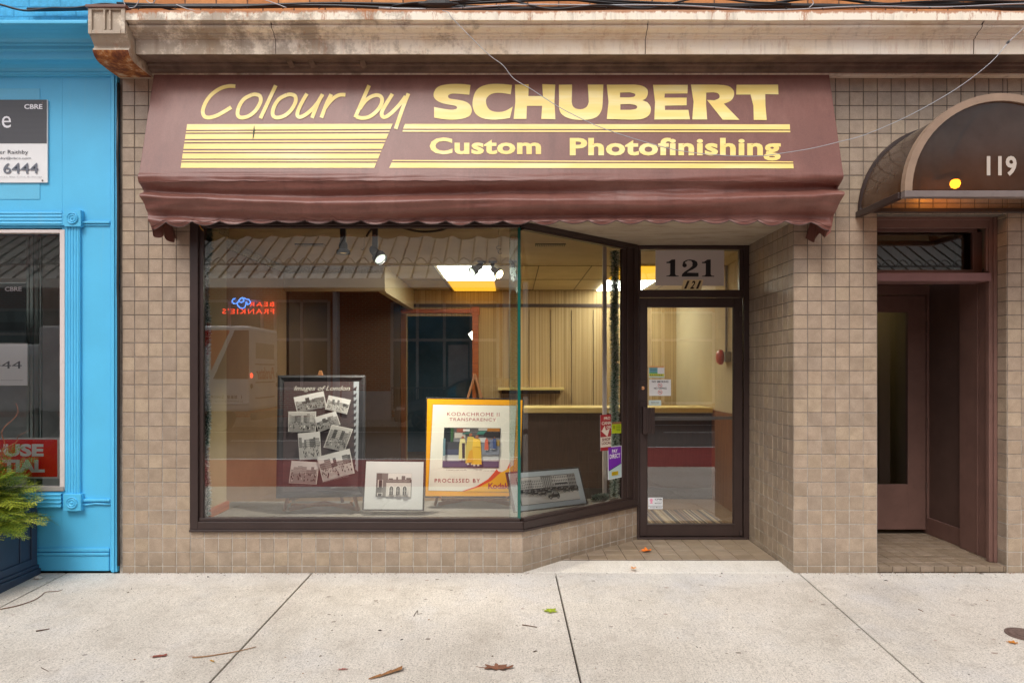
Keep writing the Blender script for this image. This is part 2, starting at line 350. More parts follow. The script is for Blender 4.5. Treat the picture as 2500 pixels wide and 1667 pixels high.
class MB:
    """collects faces; build() links them as ONE mesh object"""
    def __init__(s): s.v = []; s.f = []; s.c = []; s.col = (1, 1, 1, 1); s.has = False
    def color(s, c): s.col = c if len(c) == 4 else (*c, 1); s.has = True; return s
    def vert(s, p): s.v.append(tuple(p)); return len(s.v)-1
    def face(s, idx): s.f.append(tuple(idx)); s.c.append(s.col)
    def poly(s, pts): s.face([s.vert(p) for p in pts]); return s
    def box(s, x0, x1, y0, y1, z0, z1):
        i = len(s.v)
        for z in (z0, z1):
            for (x, y) in ((x0, y0), (x1, y0), (x1, y1), (x0, y1)): s.v.append((x, y, z))
        for q in ((0, 3, 2, 1), (4, 5, 6, 7), (0, 1, 5, 4), (1, 2, 6, 5), (2, 3, 7, 6), (3, 0, 4, 7)):
            s.face([i+k for k in q])
        return s
    def bar(s, a, b, wdt, hgt, up=(0, 0, 1)):
        """rectangular bar from a to b"""
        a = Vector(a); b = Vector(b); d = (b-a).normalized(); u = Vector(up)
        r = d.cross(u)
        if r.length < 1e-5: r = d.cross(Vector((0, 1, 0)))
        r.normalize(); u = r.cross(d).normalized()
        i = len(s.v)
        for p in (a, b):
            for (q, t) in ((-1, -1), (1, -1), (1, 1), (-1, 1)): s.v.append(tuple(p + r*q*wdt/2 + u*t*hgt/2))
        for q in ((0, 1, 2, 3), (7, 6, 5, 4), (0, 4, 5, 1), (1, 5, 6, 2), (2, 6, 7, 3), (3, 7, 4, 0)): s.face([i+k for k in q])
        return s
    def slab(s, quad, n, t):
        """4 corners extruded along -n by t"""
        n = Vector(n).normalized(); q = [Vector(p) for p in quad]; i = len(s.v)
        k = len(q)
        for p in q: s.v.append(tuple(p))
        for p in q: s.v.append(tuple(p - n*t))
        s.face([i+j for j in range(k)]); s.face([i+k+j for j in reversed(range(k))])
        for j in range(k): s.face([i+j, i+k+j, i+k+(j+1) % k, i+(j+1) % k])
        return s
    def prism_x(s, prof, x0, x1, cap=True):
        """profile of (y,z) extruded along X"""
        i = len(s.v); k = len(prof)
        for x in (x0, x1):
            for (y, z) in prof: s.v.append((x, y, z))
        for j in range(k): s.face([i+j, i+(j+1) % k, i+k+(j+1) % k, i+k+j])
        if cap: s.face([i+j for j in reversed(range(k))]); s.face([i+k+j for j in range(k)])
        return s
    def tube(s, pts, r, n=8, cap=True):
        pts = [Vector(p) for p in pts]; rs = r if isinstance(r, (list, tuple)) else [r]*len(pts)
        rings = []; pu = None
        for k, p in enumerate(pts):
            d = (pts[min(k+1, len(pts)-1)] - pts[max(k-1, 0)]).normalized()
            u = pu if pu is not None else (Vector((0, 0, 1)) if abs(d.z) < .9 else Vector((1, 0, 0)))
            u = (u - d*u.dot(d)).normalized(); pu = u; w_ = d.cross(u)
            rings.append([s.vert(p + (u*math.cos(t) + w_*math.sin(t))*rs[k]) for t in [2*math.pi*j/n for j in range(n)]])
        for a, b in zip(rings, rings[1:]):
            for j in range(n): s.face([a[j], a[(j+1) % n], b[(j+1) % n], b[j]])
        if cap: s.face(rings[0][::-1]); s.face(rings[-1])
        return s
    def lathe(s, prof, c, axis=(0, 0, 1), n=20):
        """profile (r, h) revolved round axis through c"""
        c = Vector(c); ax = Vector(axis).normalized(); u = ax.orthogonal().normalized(); w_ = ax.cross(u); rings = []
        for (r, h) in prof:
            rings.append([s.vert(c + ax*h + (u*math.cos(t)+w_*math.sin(t))*r) for t in [2*math.pi*j/n for j in range(n)]])
        for a, b in zip(rings, rings[1:]):
            for j in range(n): s.face([a[j], a[(j+1) % n], b[(j+1) % n], b[j]])
        s.face(rings[0][::-1]); s.face(rings[-1]); return s
    def build(s, name, mat, parent=None, smooth=False, bevel=0, label=None):
        me = bpy.data.meshes.new(name); me.from_pydata(s.v, [], s.f); me.materials.append(mat)
        if s.has:
            ca = me.color_attributes.new('Col', 'FLOAT_COLOR', 'CORNER'); k = 0
            buf = []
            for p, c in zip(me.polygons, s.c): buf.extend(list(c)*p.loop_total)
            ca.data.foreach_set('color', buf)
        me.update()
        o = bpy.data.objects.new(name, me); COL.objects.link(o)
        if smooth:
            for p in me.polygons: p.use_smooth = True
        if parent:
            o.parent = parent; o.matrix_parent_inverse = Matrix.Translation(-worldloc(parent))
        if bevel:
            b = o.modifiers.new('bevel', 'BEVEL'); b.width = bevel; b.segments = 2; b.limit_method = 'ANGLE'
        if label: o['label'] = label
        return o

class Sheet:
    """flat print on a plane: unit square mapped bilinearly to 4 world corners (TL, TR, BR, BL)"""
    def __init__(s, tl, tr, br, bl, lift=.0006):
        s.q = [Vector(p) for p in (tl, tr, br, bl)]; s.n = (s.q[1]-s.q[0]).cross(s.q[3]-s.q[0]).normalized()*-1
        if s.n.y > 0 and abs(s.n.y) > .3: pass
        s.k = 1; s.lift = lift; s.m = MB()
    def at(s, u, v):
        a = s.q[0].lerp(s.q[1], u); b = s.q[3].lerp(s.q[2], u); return a.lerp(b, v) + s.n*s.lift*s.k
    def poly(s, pts, c):
        s.m.color(c); s.m.poly([s.at(u, v) for u, v in reversed(pts)]); s.k += 1; return s
    def rect(s, u0, v0, u1, v1, c): return s.poly([(u0, v0), (u1, v0), (u1, v1), (u0, v1)], c)
    def same(s, polys, c):
        """several polygons on one layer (must not overlap)"""
        s.m.color(c)
        for pts in polys: s.m.poly([s.at(u, v) for u, v in reversed(pts)])
        s.k += 1; return s
    def text(s, t, u0, v0, u1, v1, c, bold=0, shear=0, space=1, quad=None):
        uv, fs = text_geo(t, bold, shear, space); s.m.color(c)
        if quad:
            Q = [Vector((*p, 0)) for p in quad]
            mp = lambda a, b: tuple((Q[3].lerp(Q[2], a)).lerp(Q[0].lerp(Q[1], a), b))[:2]
        else: mp = lambda a, b: (u0+(u1-u0)*a, v1+(v0-v1)*b)
        ids = [s.m.vert(s.at(*mp(a, b))) for a, b in uv]
        for f in fs: s.m.face([ids[j] for j in f])
        s.k += 1; return s
    def stroke(s, pts, w_, c, aspect=1.0):
        """polyline ribbon in unit coords; aspect = width/height of the sheet"""
        s.m.color(c); L = []; R = []
        for k, p in enumerate(pts):
            a = Vector(pts[max(k-1, 0)]); b = Vector(pts[min(k+1, len(pts)-1)])
            d = Vector(((b.x-a.x)*aspect, b.y-a.y)); d.normalize(); nn = Vector((-d.y/aspect, d.x))
            L.append((p[0]+nn.x*w_/2, p[1]+nn.y*w_/2)); R.append((p[0]-nn.x*w_/2, p[1]-nn.y*w_/2))
        l = [s.m.vert(s.at(*p)) for p in L]; r = [s.m.vert(s.at(*p)) for p in R]
        for k in range(len(l)-1): s.m.face([l[k], r[k], r[k+1], l[k+1]])
        s.k += 1; return s
    def build(s, name, parent=None, mat=None): return s.m.build(name, mat or M['print'], parent)

def catmull(pts, n=6, closed=False):
    out = []; m = len(pts)
    rng = range(m if closed else m-1)
    g = (lambda i: pts[i % m]) if closed else (lambda i: pts[max(0, min(m-1, i))])
    for i in rng:
        p0, p1, p2, p3 = g(i-1), g(i), g(i+1), g(i+2)
        for k in range(n):
            t = k/n
            out.append(tuple(.5*((2*b)+(-a+c)*t+(2*a-5*b+4*c-d)*t*t+(-a+3*b-3*c+d)*t**3) for a, b, c, d in zip(p0, p1, p2, p3)))
    if not closed: out.append(tuple(pts[-1]))
    return out

GR = .0054; PITCH = .1070; ZJ = .052
TILEC = [srgb(168, 149, 130), srgb(170, 150, 129), srgb(167, 148, 129), srgb(173, 154, 132), srgb(165, 146, 127), srgb(160, 142, 123), srgb(168, 150, 132), srgb(159, 142, 125), srgb(170, 151, 131)]
def tiles(O, U, V, N, u0, u1, v0, v1, uj, vj, pitch=PITCH, m=None, cols=None, rng=None, pv=None, dark=1.0, gr=GR):
    """real tiles with small bevels and tilt, clipped to a rectangle; O origin, U V unit axes, N outward"""
    m = m or MB(); O = Vector(O); U = Vector(U); V = Vector(V); N = Vector(N); rng = rng or random.Random(3)
    cols = cols or TILEC; pv = pv or pitch
    a = math.floor((u0-uj)/pitch)
    while uj + a*pitch < u1-1e-6:
        b = math.floor((v0-vj)/pv)
        while vj + b*pv < v1-1e-6:
            ua = max(uj+a*pitch+gr/2, u0+.0005); ub = min(uj+(a+1)*pitch-gr/2, u1-.0005)
            va = max(vj+b*pv+gr/2, v0+.0005); vb = min(vj+(b+1)*pv-gr/2, v1-.0005)
            if ub-ua > .004 and vb-va > .004:
                j = [rng.uniform(-.0006, .0006) for _ in range(4)]
                ua += j[0]; ub += j[1]; va += j[2]; vb += j[3]
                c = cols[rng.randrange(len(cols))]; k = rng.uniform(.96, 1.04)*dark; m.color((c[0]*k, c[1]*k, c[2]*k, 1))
                h = rng.uniform(-.0004, .0006); tx = rng.uniform(-.0005, .0005); ty = rng.uniform(-.0005, .0005); e = .0022
                bs = [O+U*p+V*q-N*.0035 for p, q in ((ua, va), (ub, va), (ub, vb), (ua, vb))]
                tp = [O+U*p+V*q+N*(h+tx*sx+ty*sy) for p, q, sx, sy in ((ua+e, va+e, -1, -1), (ub-e, va+e, 1, -1), (ub-e, vb-e, 1, 1), (ua+e, vb-e, -1, 1))]
                i = len(m.v); m.v += [tuple(p) for p in bs+tp]
                fl = U.cross(V).dot(N) < 0
                fs = [(4, 5, 6, 7)] + [(q, (q+1) % 4, 4+(q+1) % 4, 4+q) for q in range(4)]
                for f in fs: m.face([i+t for t in (f[::-1] if fl else f)])
            b += 1
        a += 1
    return m
# ------------------------------------------------------------------ ground
SL = .04
def sidewalk():
    m = MB(); js = [-9.0, -7.16, -5.29, -3.42, -1.535, .333, 2.20, 4.07, 5.94, 7.8, 12]
    ys = [0.0, -2.55, -5.1]
    g = .0058
    for a, b in zip(js, js[1:]):
        for c, d in zip(ys, ys[1:]):
            x0, x1, y1, y0 = a+g, b-g, c - (g if c < 0 else -.0), d + g
            sk = {-1.535: .022, .333: -.0145, 2.20: .036}      # the joints were not laid quite parallel
            f0, f1 = sk.get(a, 0), sk.get(b, 0)
            q = [(x0+f0*y0, y0, SL*y0), (x1+f1*y0, y0, SL*y0), (x1+f1*y1, y1, SL*y1), (x0+f0*y1, y1, SL*y1)]
            m.slab(q, (0, 0, 1), .12)
    o = m.build('sidewalk', M['concrete'], bevel=.004); tag(o, kind='structure', label='pale broom-finished concrete sidewalk slabs')
    m = MB(); m.poly([(-12, -5.1, SL*-5.1-.013), (14, -5.1, SL*-5.1-.013), (14, .4, -.013), (-12, .4, -.013)])
    tag(m.build('sidewalk_bed', M['dark_joint']), kind='structure')
    m = MB(); m.box(-40, 40, -5.25, -5.112, -.5, SL*-5.1-.004)
    tag(m.build('kerb', M['concrete'], bevel=.01), kind='structure')
    m = MB(); m.box(-40, -12.002, -5.11, .3, -.5, -.1); m.box(14.002, 40, -5.11, .3, -.5, -.1)
    tag(m.build('pavement_beyond', M['concrete']), kind='structure')
    m = MB(); m.poly([(-90, -60, -.36), (90, -60, -.36), (90, 30, -.36), (-90, 30, -.36)])
    tag(m.build('ground', M['asphalt']), kind='structure')
    m = MB(); m.box(-60, 60, -18, -5.252, -.4, -.32)
    tag(m.build('road', M['asphalt']), kind='structure')
    m = MB(); m.box(-60, 60, -9.3, -5.75, -.319, -.315)
    tag(m.build('bus_lane', M['bus_red']), kind='structure')
    m = MB(); m.box(-60, 60, -9.5, -9.36, -.319, -.314)
    for k in range(-6, 7): m.box(k*6-1.5, k*6+1.5, -13.4, -13.28, -.319, -.314)
    m.box(-60, 60, -16.1, -16.0, -.319, -.314)
    tag(m.build('road_marking', M['road_white']), kind='structure')
    m = MB(); m.box(-60, 60, -20.6, -18.002, -.4, -.16)
    tag(m.build('far_sidewalk', M['concrete']), kind='structure')
sidewalk()

# ------------------------------------------------------------------ the tiled shop building
XL, XW, XC, XD, XR, XP, XQ = -3.012, -2.470, .079, 1.137, 2.165, 2.805, 3.805
ZSILL, ZHEAD, ZTOP, YD = .330, 2.695, 3.80, 1.02
shop = empty('shop_building', (0, 0, 0), 'tan tiled shopfront building with cream cornice and big angled display window', 'building')
rg = random.Random(11)
def wallpiece(name, solid, tl, label=None):
    m = MB(); solid(m); o = m.build(name, M['grout'], shop, label=label)
    t = MB(); tl(t); q = t.build('tile_facing', M['tile'], None); q.parent = o; return o
UX, UZ = (1, 0, 0), (0, 0, 1)
FN = (0, -1, 0)
wallpiece('pillar', lambda m: m.box(XL, XW-.002, .003, .3, -.1, ZTOP),
          lambda t: tiles((0, 0, 0), UX, UZ, FN, XL+.02, XW, .0, ZTOP, XW, ZJ, m=t, rng=rg), 'narrow tan tiled pillar beside the blue shop')
wallpiece('pillar', lambda m: m.box(XR, XP, .003, 1.3, -.1, ZTOP),
          lambda t: (tiles((0, 0, 0), UX, UZ, FN, XR, XP, .0, ZTOP, XP, ZJ, m=t, rng=rg),
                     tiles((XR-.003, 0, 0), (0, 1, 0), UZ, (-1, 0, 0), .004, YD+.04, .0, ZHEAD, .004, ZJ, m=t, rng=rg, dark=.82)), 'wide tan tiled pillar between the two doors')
wallpiece('pillar', lambda m: m.box(XQ, 8, .003, .3, -.1, ZTOP),
          lambda t: (tiles((0, 0, 0), UX, UZ, FN, XQ, 6.5, .0, ZTOP, XQ, ZJ, m=t, rng=rg),
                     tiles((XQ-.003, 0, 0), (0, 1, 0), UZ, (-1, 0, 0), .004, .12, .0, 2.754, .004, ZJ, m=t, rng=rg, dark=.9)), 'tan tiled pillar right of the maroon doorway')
wallpiece('upper_wall', lambda m: (m.box(XW, XR-.002, .003, .12, ZHEAD+.03, ZTOP), m.box(XP+.002, XQ-.002, .003, .2, 2.754, ZTOP)),
          lambda t: (tiles((0, 0, 0), UX, UZ, FN, XW, XR, ZHEAD+.03, ZTOP, XW, ZJ, m=t, rng=rg), tiles((0, 0, 0), UX, UZ, FN, XP, XQ, 2.754, ZTOP, XP, ZJ, m=t, rng=rg)))
# bulkhead under the display window, its right part angled back to the door
DV = Vector((XD-XC, 1.0, 0)); DL = DV.length; DU = DV.normalized(); DN = Vector((DU.y, -DU.x, 0))
def solid_bulk(m):
    m.slab([(XW, .003, ZSILL), (XC, .003, ZSILL), (XD-.002, 1.0, ZSILL), (XD-.2, 1.06, ZSILL), (XC-.1, .15, ZSILL), (XW, .15, ZSILL)], (0, 0, 1), .43)
wallpiece('bulkhead', solid_bulk,
          lambda t: (tiles((0, 0, 0), UX, UZ, FN, XW, XC, .0, ZSILL-.004, XW, ZJ, m=t, rng=rg),
                     tiles(Vector((XC, 0, 0)), DU, UZ, DN, 0, DL, .0, ZSILL-.004, .0, ZJ, m=t, rng=rg)))
# soffit above the recess
m = MB(); m.slab([(XC-.1, -.0, ZHEAD), (XR-.002, -.0, ZHEAD), (XR-.002, YD+.05, ZHEAD), (XD-.1, YD+.05, ZHEAD)], (0, 0, -1), .028)
m.build('soffit', M['soffit'], shop)
# recess floor: brown quarry tile, concrete apron ramp in front
m = MB(); m.box(XC-.3, XR-.001, .31, 1.2, -.1, .014); o = m.build('entry_floor', M['grout_dark'], shop)
FC = [srgb(150, 130, 110), srgb(142, 122, 102), srgb(156, 136, 118)]
t = tiles((0, 0, .018), (1, 0, 0), (0, 1, 0), (0, 0, 1), XC-.2, XR-.01, .312, 1.05, .02, .312, pitch=.152, pv=.152, rng=rg, cols=FC, gr=.006)
q = t.build('floor_tile', M['tile'], None); q.parent = o
m = MB(); m.slab([(XC-.2, .009, .001), (XR-.001, .009, .001), (XR-.001, .306, .013), (XC-.2, .306, .013)], (0, 0, 1), .1)
m.build('entry_apron', M['concrete'], shop, bevel=.004)

# cornice: lofted moulding profile
def smooth_prof(p): return p
prof = [(.02, 4.112), (-.395, 4.104), (-.40, 4.100), (-.40, 4.040), (-.372, 4.038), (-.366, 4.030), (-.372, 4.022), (-.376, 4.013), (-.372, 4.004), (-.358, 3.996), (-.335, 3.991),
        (-.322, 3.988), (-.318, 3.984), (-.318, 3.974), (-.300, 3.971), (-.300, 3.962), (-.282, 3.958), (-.280, 3.852), (-.274, 3.848),
        (-.13, 3.862), (-.128, 3.842), (-.112, 3.838), (-.108, 3.815), (-.06, 3.812), (-.055, 3.797), (.02, 3.795)]
iu = prof.index((-.280, 3.852)); m = MB(); m.prism_x(prof[3:iu+1]+[(.02, 3.87)], -2.74, 8.0); cor = m.build('cornice', M['cream'], shop, bevel=.002)
m = MB(); m.prism_x([(.02, 3.869), (-.277, 3.8515)]+prof[iu+1:-2]+[(-.06, 3.812)], -2.74, 8.0); m.build('cornice_underside', M['dark_mottle'], shop, bevel=.002)  # underside in a darker, mottled brown than the cornice face
m = MB(); m.box(-2.74, 8.0, -.058, .02, 3.795, 3.811); m.build('lower_moulding', M['cream'], shop, bevel=.003)
m = MB()
xs = [-2.745 + k*.35 for k in range(31)] + [8.0]
rr = random.Random(5); prev = None
for k, x in enumerate(xs):
    dz = rr.uniform(-.004, .004); dy = rr.uniform(-.004, .003)
    ring = [m.vert((x, .02, 4.112)), m.vert((x, -.40+dy, 4.106+dz)), m.vert((x, -.412+dy, 4.103+dz)), m.vert((x, -.412+dy, 4.036+dz*.6)), m.vert((x, -.403, 4.036+dz*.6))]
    if prev:
        for j in range(4): m.face([prev[j], prev[j+1], ring[j+1], ring[j]])
    prev = ring
f_ = m.build('flashing', M['cream_rusty'], None); f_.parent = cor
for x in (-1.72, .97, 3.36):
    m = MB(); m.prism_x([(y-.002, z) for (y, z) in prof[3:iu+1]]+[(-.27, 3.86), (-.27, 4.03)], x-.0025, x+.0025); q = m.build('seam', M['grout_dark'], None); q.parent = cor
# sagging tabs under the cornice
for x in (-1.66, -1.50, -1.12):
    m = MB(); m.bar((x, -.17, 3.858), (x+.015, -.122, 3.822), .042, .004, up=(0, 1, 1)); m.build('strap', M['dark_mottle'], shop)
# brick above
m = MB(); m.box(-2.99, 8, .022, .4, 3.81, 6.2); m.build('brick_wall', M['brick'], shop)
# corbel bracket at the left end of the cornice
bp = [(-.402, 4.118), (-.402, 3.935), (-.385, 3.925), (-.372, 3.912), (-.356, 3.898), (-.344, 3.882), (-.346, 3.868), (-.360, 3.858), (-.366, 3.846), (-.360, 3.832),
      (-.345, 3.812), (-.318, 3.797), (-.28, 3.788), (-.15, 3.786), (-.03, 3.79), (.02, 3.79), (.02, 4.118)]
XB0, XB1 = -3.005, -2.742
m = MB(); m.prism_x(bp, XB0, XB1); br = m.build('bracket', M['cream'], shop, bevel=.003)
m = MB()
for (a, b, c, d) in ((XB0, XB0+.028, 3.937, 4.117), (XB1-.03, XB1, 3.937, 4.117), (XB0+.108, XB0+.122, 3.965, 4.112), (XB0+.148, XB0+.162, 3.965, 4.112), (XB0+.028, XB1-.03, 3.937, 3.962), (XB0+.028, XB1-.03, 4.106, 4.117)):
    m.box(a+.001, b-.001, -.418, -.4025, c, d)
q = m.build('panel_moulding', M['cream'], None, bevel=.002); q.parent = br
m = MB(); m.box(XB0-.012, XB1+.012, -.43, .02, 4.119, 4.139); q = m.build('cap', M['door_maroon'], None, bevel=.003); q.parent = br
m = MB(); pr = [(y-.003 if y < 0 else y, z-.003) for (y, z) in bp[8:15]]
i = [[m.vert((x, y, z)) for (y, z) in pr] for x in (XB0+.004, XB1-.004)]
for k in range(len(pr)-1): m.face([i[0][k], i[0][k+1], i[1][k+1], i[1][k]])
q = m.build('rusted_skin', M['rust'], None); q.parent = br

# ---- display window frame and panes
dwin = MB()
YF = -.012
m = dwin
m.box(XW+.002, XW+.062, YF, .09, ZSILL+.004, ZHEAD)                          # left jamb
m.box(XW+.062, XW+.094, .012, .09, ZSILL+.06, ZHEAD-.03)
m.box(XW+.062, XC+.004, YF, .09, ZSILL+.004, .394)                          # bottom rail
m.box(XW+.062, XC-.02, .004, .06, .394, .418)
m.box(XW+.0, XC+.01, YF-.014, .02, ZSILL-.012, ZSILL+.004)                        # sill lip
m.box(XW+.062, XC, YF, .09, 2.667, ZHEAD+.03)                          # head
m.box(XW+.094, XC-.02, .004, .06, 2.650, 2.667)
# diagonal run
def dp(s_, off, z): p = Vector((XC, 0, 0)) + DU*s_ + DN*off; return (p.x, p.y, z)
def dbox(m, s0, s1, o0, o1, z0, z1):
    m.slab([dp(s0, o0, z1), dp(s1, o0, z1), dp(s1, o1, z1), dp(s0, o1, z1)], (0, 0, 1), z1-z0)
dbox(m, .004, DL-.002, .012, -.08, ZSILL+.004, .392)
dbox(m, .02, DL-.056, .0, -.05, .392, .4155)
dbox(m, -.006, DL+.006, .024, -.01, ZSILL-.012, ZSILL+.003)
dbox(m, .004, DL-.002, .012, -.08, 2.655, ZHEAD-.001)
dbox(m, .02, DL-.151, .001, -.05, 2.636, 2.6545)
dbox(m, DL-.055, DL-.002, .014, -.08, .392, 2.655)
dbox(m, DL-.115, DL-.056, .0, -.07, .416, 2.655)
dbox(m, DL-.150, DL-.116, .008, -.06, .416, 2.655)
dbox(m, DL-.205, DL-.151, -.004, -.035, .417, 2.635)
win = m.build('display_window', M['frame'], shop, bevel=.0025)
m = MB(); m.poly([(XW+.094, .028, .41), (XC-.034, .028, .41), (XC-.034, .028, 2.66), (XW+.094, .028, 2.66)])
q = m.build('pane', M['glass'], None); q.parent = win
a, b = dp(.025, -.02, 0), dp(DL-.19, -.02, 0)
m = MB(); m.poly([(a[0], a[1], .405), (b[0], b[1], .405), (b[0], b[1], 2.645), (a[0], a[1], 2.645)])
q = m.build('pane', M['glass_clear'], None); q.parent = win
# butt joint: a green glass edge with a bevelled strip beside it
m = MB(); m.box(XC-.036, XC-.012, .008, .030, .41, 2.655); q = m.build('glass_edge', M['glass_edge'], None, bevel=.002); q.parent = win
m = MB(); m.poly([(XC-.094, .034, .41), (XC-.034, .026, .41), (XC-.034, .026, 2.66), (XC-.094, .034, 2.66)])
m.poly([(XC-.100, .030, .41), (XC-.094, .022, .41), (XC-.094, .022, 2.66), (XC-.100, .030, 2.66)])
q = m.build('joint_strip', M['glass_strip'], None); q.parent = win

# ---- glazed entrance door with transom
yd = 1.02
def Dx(px, y=yd): return X(px, y)
def Dz(py, y=yd): return Z(py, y)
m = MB()
x0, x1, zt, zb = XD+.004, Dx(1822), ZHEAD-.002, .016
gx0, gx1, gz0, gz1 = Dx(1565), Dx(1805), Dz(707), Dz(610)
m.box(x0, Dx(1561), yd-.01, yd+.10, zb, zt)                 # left post
m.box(Dx(1815.5), x1+.03, yd-.01, yd+.10, zb, zt)               # right post
m.box(Dx(1561), Dx(1815.5), yd-.006, yd+.10, gz1+.003, zt)
m.box(Dx(1561), Dx(1815.5), yd-.006, yd+.10, Dz(726), gz0-.003)
m.box(Dx(1561), gx0, yd, yd+.05, gz0-.003, gz1+.003); m.box(gx1, Dx(1815.5), yd, yd+.05, gz0-.003, gz1+.003)
m.box(x0, x1, yd-.03, yd+.1, .0141, .034)
tw = m.build('door_frame', M['frame'], shop, bevel=.003)
m = MB(); m.poly([(gx0, yd+.02, gz0-.004), (gx1, yd+.02, gz0-.004), (gx1, yd+.02, gz1+.004), (gx0, yd+.02, gz1+.004)])
q = m.build('transom_pane', M['glass'], None); q.parent = tw
m = MB(); yl = yd+.012
lx0, lx1, lz0, lz1 = Dx(1562.5), Dx(1814), .040, Dz(727.5)
px0, px1, pz0, pz1 = Dx(1580), Dx(1793), Dz(1279.5), Dz(750)
m.box(lx0, px0, yl, yl+.045, lz0, lz1); m.box(px1, lx1, yl, yl+.045, lz0, lz1)
m.box(px0, px1, yl, yl+.045, lz0, pz0); m.box(px0, px1, yl, yl+.045, pz1, lz1)
m.box(px0, px0+.008, yl+.01, yl+.03, pz0, pz1); m.box(px1-.008, px1, yl+.01, yl+.03, pz0, pz1)
m.box(px0-.01, px1+.01, yl-.004, yl+.01, pz0-.014, pz0)
dr = m.build('door', M['frame'], shop, bevel=.003)
m = MB(); m.poly([(px0, yl+.022, pz0), (px1, yl+.022, pz0), (px1, yl+.019, pz1), (px0, yl+.019, pz1)])
q = m.build('pane', M['glass'], None); q.parent = dr
# pull handle and lock plate
m = MB(); hx0, hx1, hz0, hz1 = Dx(1568), Dx(1596), Dz(1058), Dz(993)
m.box(hx0, hx0+.03, yl-.06, yl-.002, hz0, hz1)
for k in range(5): m.box(hx0+.031+k*.0155, hx0+.031+k*.0155+.0125, yl-.064+k*.002, yl-.045, hz0+.004, hz1-.004)
m.box(hx0+.005, hx0+.025, yl-.001, yl, hz0, hz1)
q = m.build('handle', M['frame'], None, bevel=.002); q.parent = dr
m = MB(); m.box(Dx(1558)+.012, Dx(1576), yl-.010, yl-.001, Dz(978), Dz(930)); q = m.build('lock_plate', M['frame'], None, bevel=.002); q.parent = dr
m = MB(); m.lathe([(.017, 0), (.017, .006), (.013, .009), (.008, .010), (.004, .008)], (Dx(1570), yl-.0105, Dz(947)), (0, -1, 0), 20)
q = m.build('lock_cylinder', paint('brass', srgb(215, 160, 120), .25, .05, 5, 0, 0, metallic=.8), None, smooth=False); q.parent = dr
m = MB(); m.bar((px0-.01, yl+.08, Dz(1022, 1.1)), (px1+.01, yl+.08, Dz(1020, 1.1)), .03, .03)
q = m.build('push_bar', M['canopy_bar'], None, bevel=.004); q.parent = dr
for pz in (2.05, .045):
    m = MB(); m.box(lx1-.028, lx1-.004, yl-.016, yl-.001, pz, pz+.045); q = m.build('hinge', M['frame'], None, bevel=.004); q.parent = dr

# ---- doorway 119 on the right
yq = 1.10
m = MB(); lxs = XP
# door leaf
a0, a1 = 2.93, X(2260, yq); b0, b1 = .085, Z(722, yq)
g0, g1, h0, h1 = 3.02, X(2217, yq), Z(1182, yq), Z(762, yq)
m.box(a0, g0, yq, yq+.045, b0, b1); m.box(g1, a1, yq, yq+.045, b0, b1); m.box(g0, g1, yq, yq+.045, b0, h0); m.box(g0, g1, yq, yq+.045, h1, b1)
d2 = m.build('door', M['door_maroon'], shop, bevel=.003, label='maroon painted wooden door with a tall glass pane')
m = MB(); m.poly([(g0, yq+.02, h0), (g1, yq+.02, h0), (g1, yq+.02, h1), (g0, yq+.02, h1)]); q = m.build('pane', M['glass_far'], None); q.parent = d2
for z in (1.02, .42, 1.9):
    m = MB(); m.lathe([(.008, 0), (.008, .10)], (a1+.004, yq-.006, z), (0, 0, 1), 8); q = m.build('hinge', M['door_dark'], None); q.parent = d2
m = MB()
m.box(a1+.006, 3.90, yq-.01, yq+.10, .05, 2.34)
m.box(XP, a1+.006, yq-.01, yq+.10, b1+.006, 2.34); m.box(XP, a0-.006, yq-.01, yq+.1, .05, b1+.006)
m.box(a1+.006, 3.89, yq-.02, yq-.011, .05, .20)
m.build('door_frame', M['door_maroon'], shop, bevel=.003)
m = MB()
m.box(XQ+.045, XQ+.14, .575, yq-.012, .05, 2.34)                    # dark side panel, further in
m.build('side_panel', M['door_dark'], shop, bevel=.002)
m = MB()
m.box(XQ-.004, XQ+.10, .16, .573, .05, 2.34)
m.box(XQ-.012, XQ-.0045, .33, .352, .05, 2.34)
m.box(XQ+.02, XQ+.044, .574, yq-.022, .05, .2)
m.build('side_panel', M['door_maroon'], shop, bevel=.002)
m = MB()
m.box(XQ-.058, XQ-.004, .123, .159, .05, 2.756); m.box(XQ-.030, XQ-.004, .105, .122, .05, 2.756)
m.box(XQ-.075, XQ-.059, .13, .155, 2.33, 2.756)
m.box(XP, XQ-.059, .123, .159, Z(556, .12), 2.756); m.box(XP, XQ-.059, .105, .122, 2.73, 2.756)
m.build('door_post', M['door_maroon'], shop, bevel=.003)
m = MB(); m.box(XP+.001, XQ-.058, .095, .30, Z(687, .12), Z(667, .12)); m.build('lintel', M['lintel'], shop, bevel=.004)
m = MB(); yt = .26
m.box(XP, XQ-.06, yt, yt+.04, Z(566, yt), 2.76); m.box(X(2376, yt), XQ-.02, yt, yt+.04, Z(667, .12), Z(566, yt)); m.box(XP, X(2376, yt), yt, yt+.04, 2.30, Z(659, yt))
m.box(XP, XQ, .301, 1.2, 2.342, 2.37)
tf = m.build('transom_window', M['door_maroon'], shop, bevel=.003)
m = MB(); m.poly([(XP, yt+.02, 2.3), (X(2376, yt), yt+.02, 2.3), (X(2376, yt), yt+.02, 2.7), (XP, yt+.02, 2.7)]); q = m.build('pane', glass('transom_glass', .13, (.8, .8, .75, 1)), None); q.parent = tf
m = MB(); m.box(XP+.001, XQ+.14, .02, 1.3, -.1, .043)
o = m.build('doorstep', M['grout_dark'], shop)
t = tiles((0, 0, .048), (1, 0, 0), (0, 1, 0), (0, 0, 1), XP, XQ+.1, .02, 1.1, XP, .02, pitch=.107, pv=.107, rng=rg, cols=FC, gr=.006)
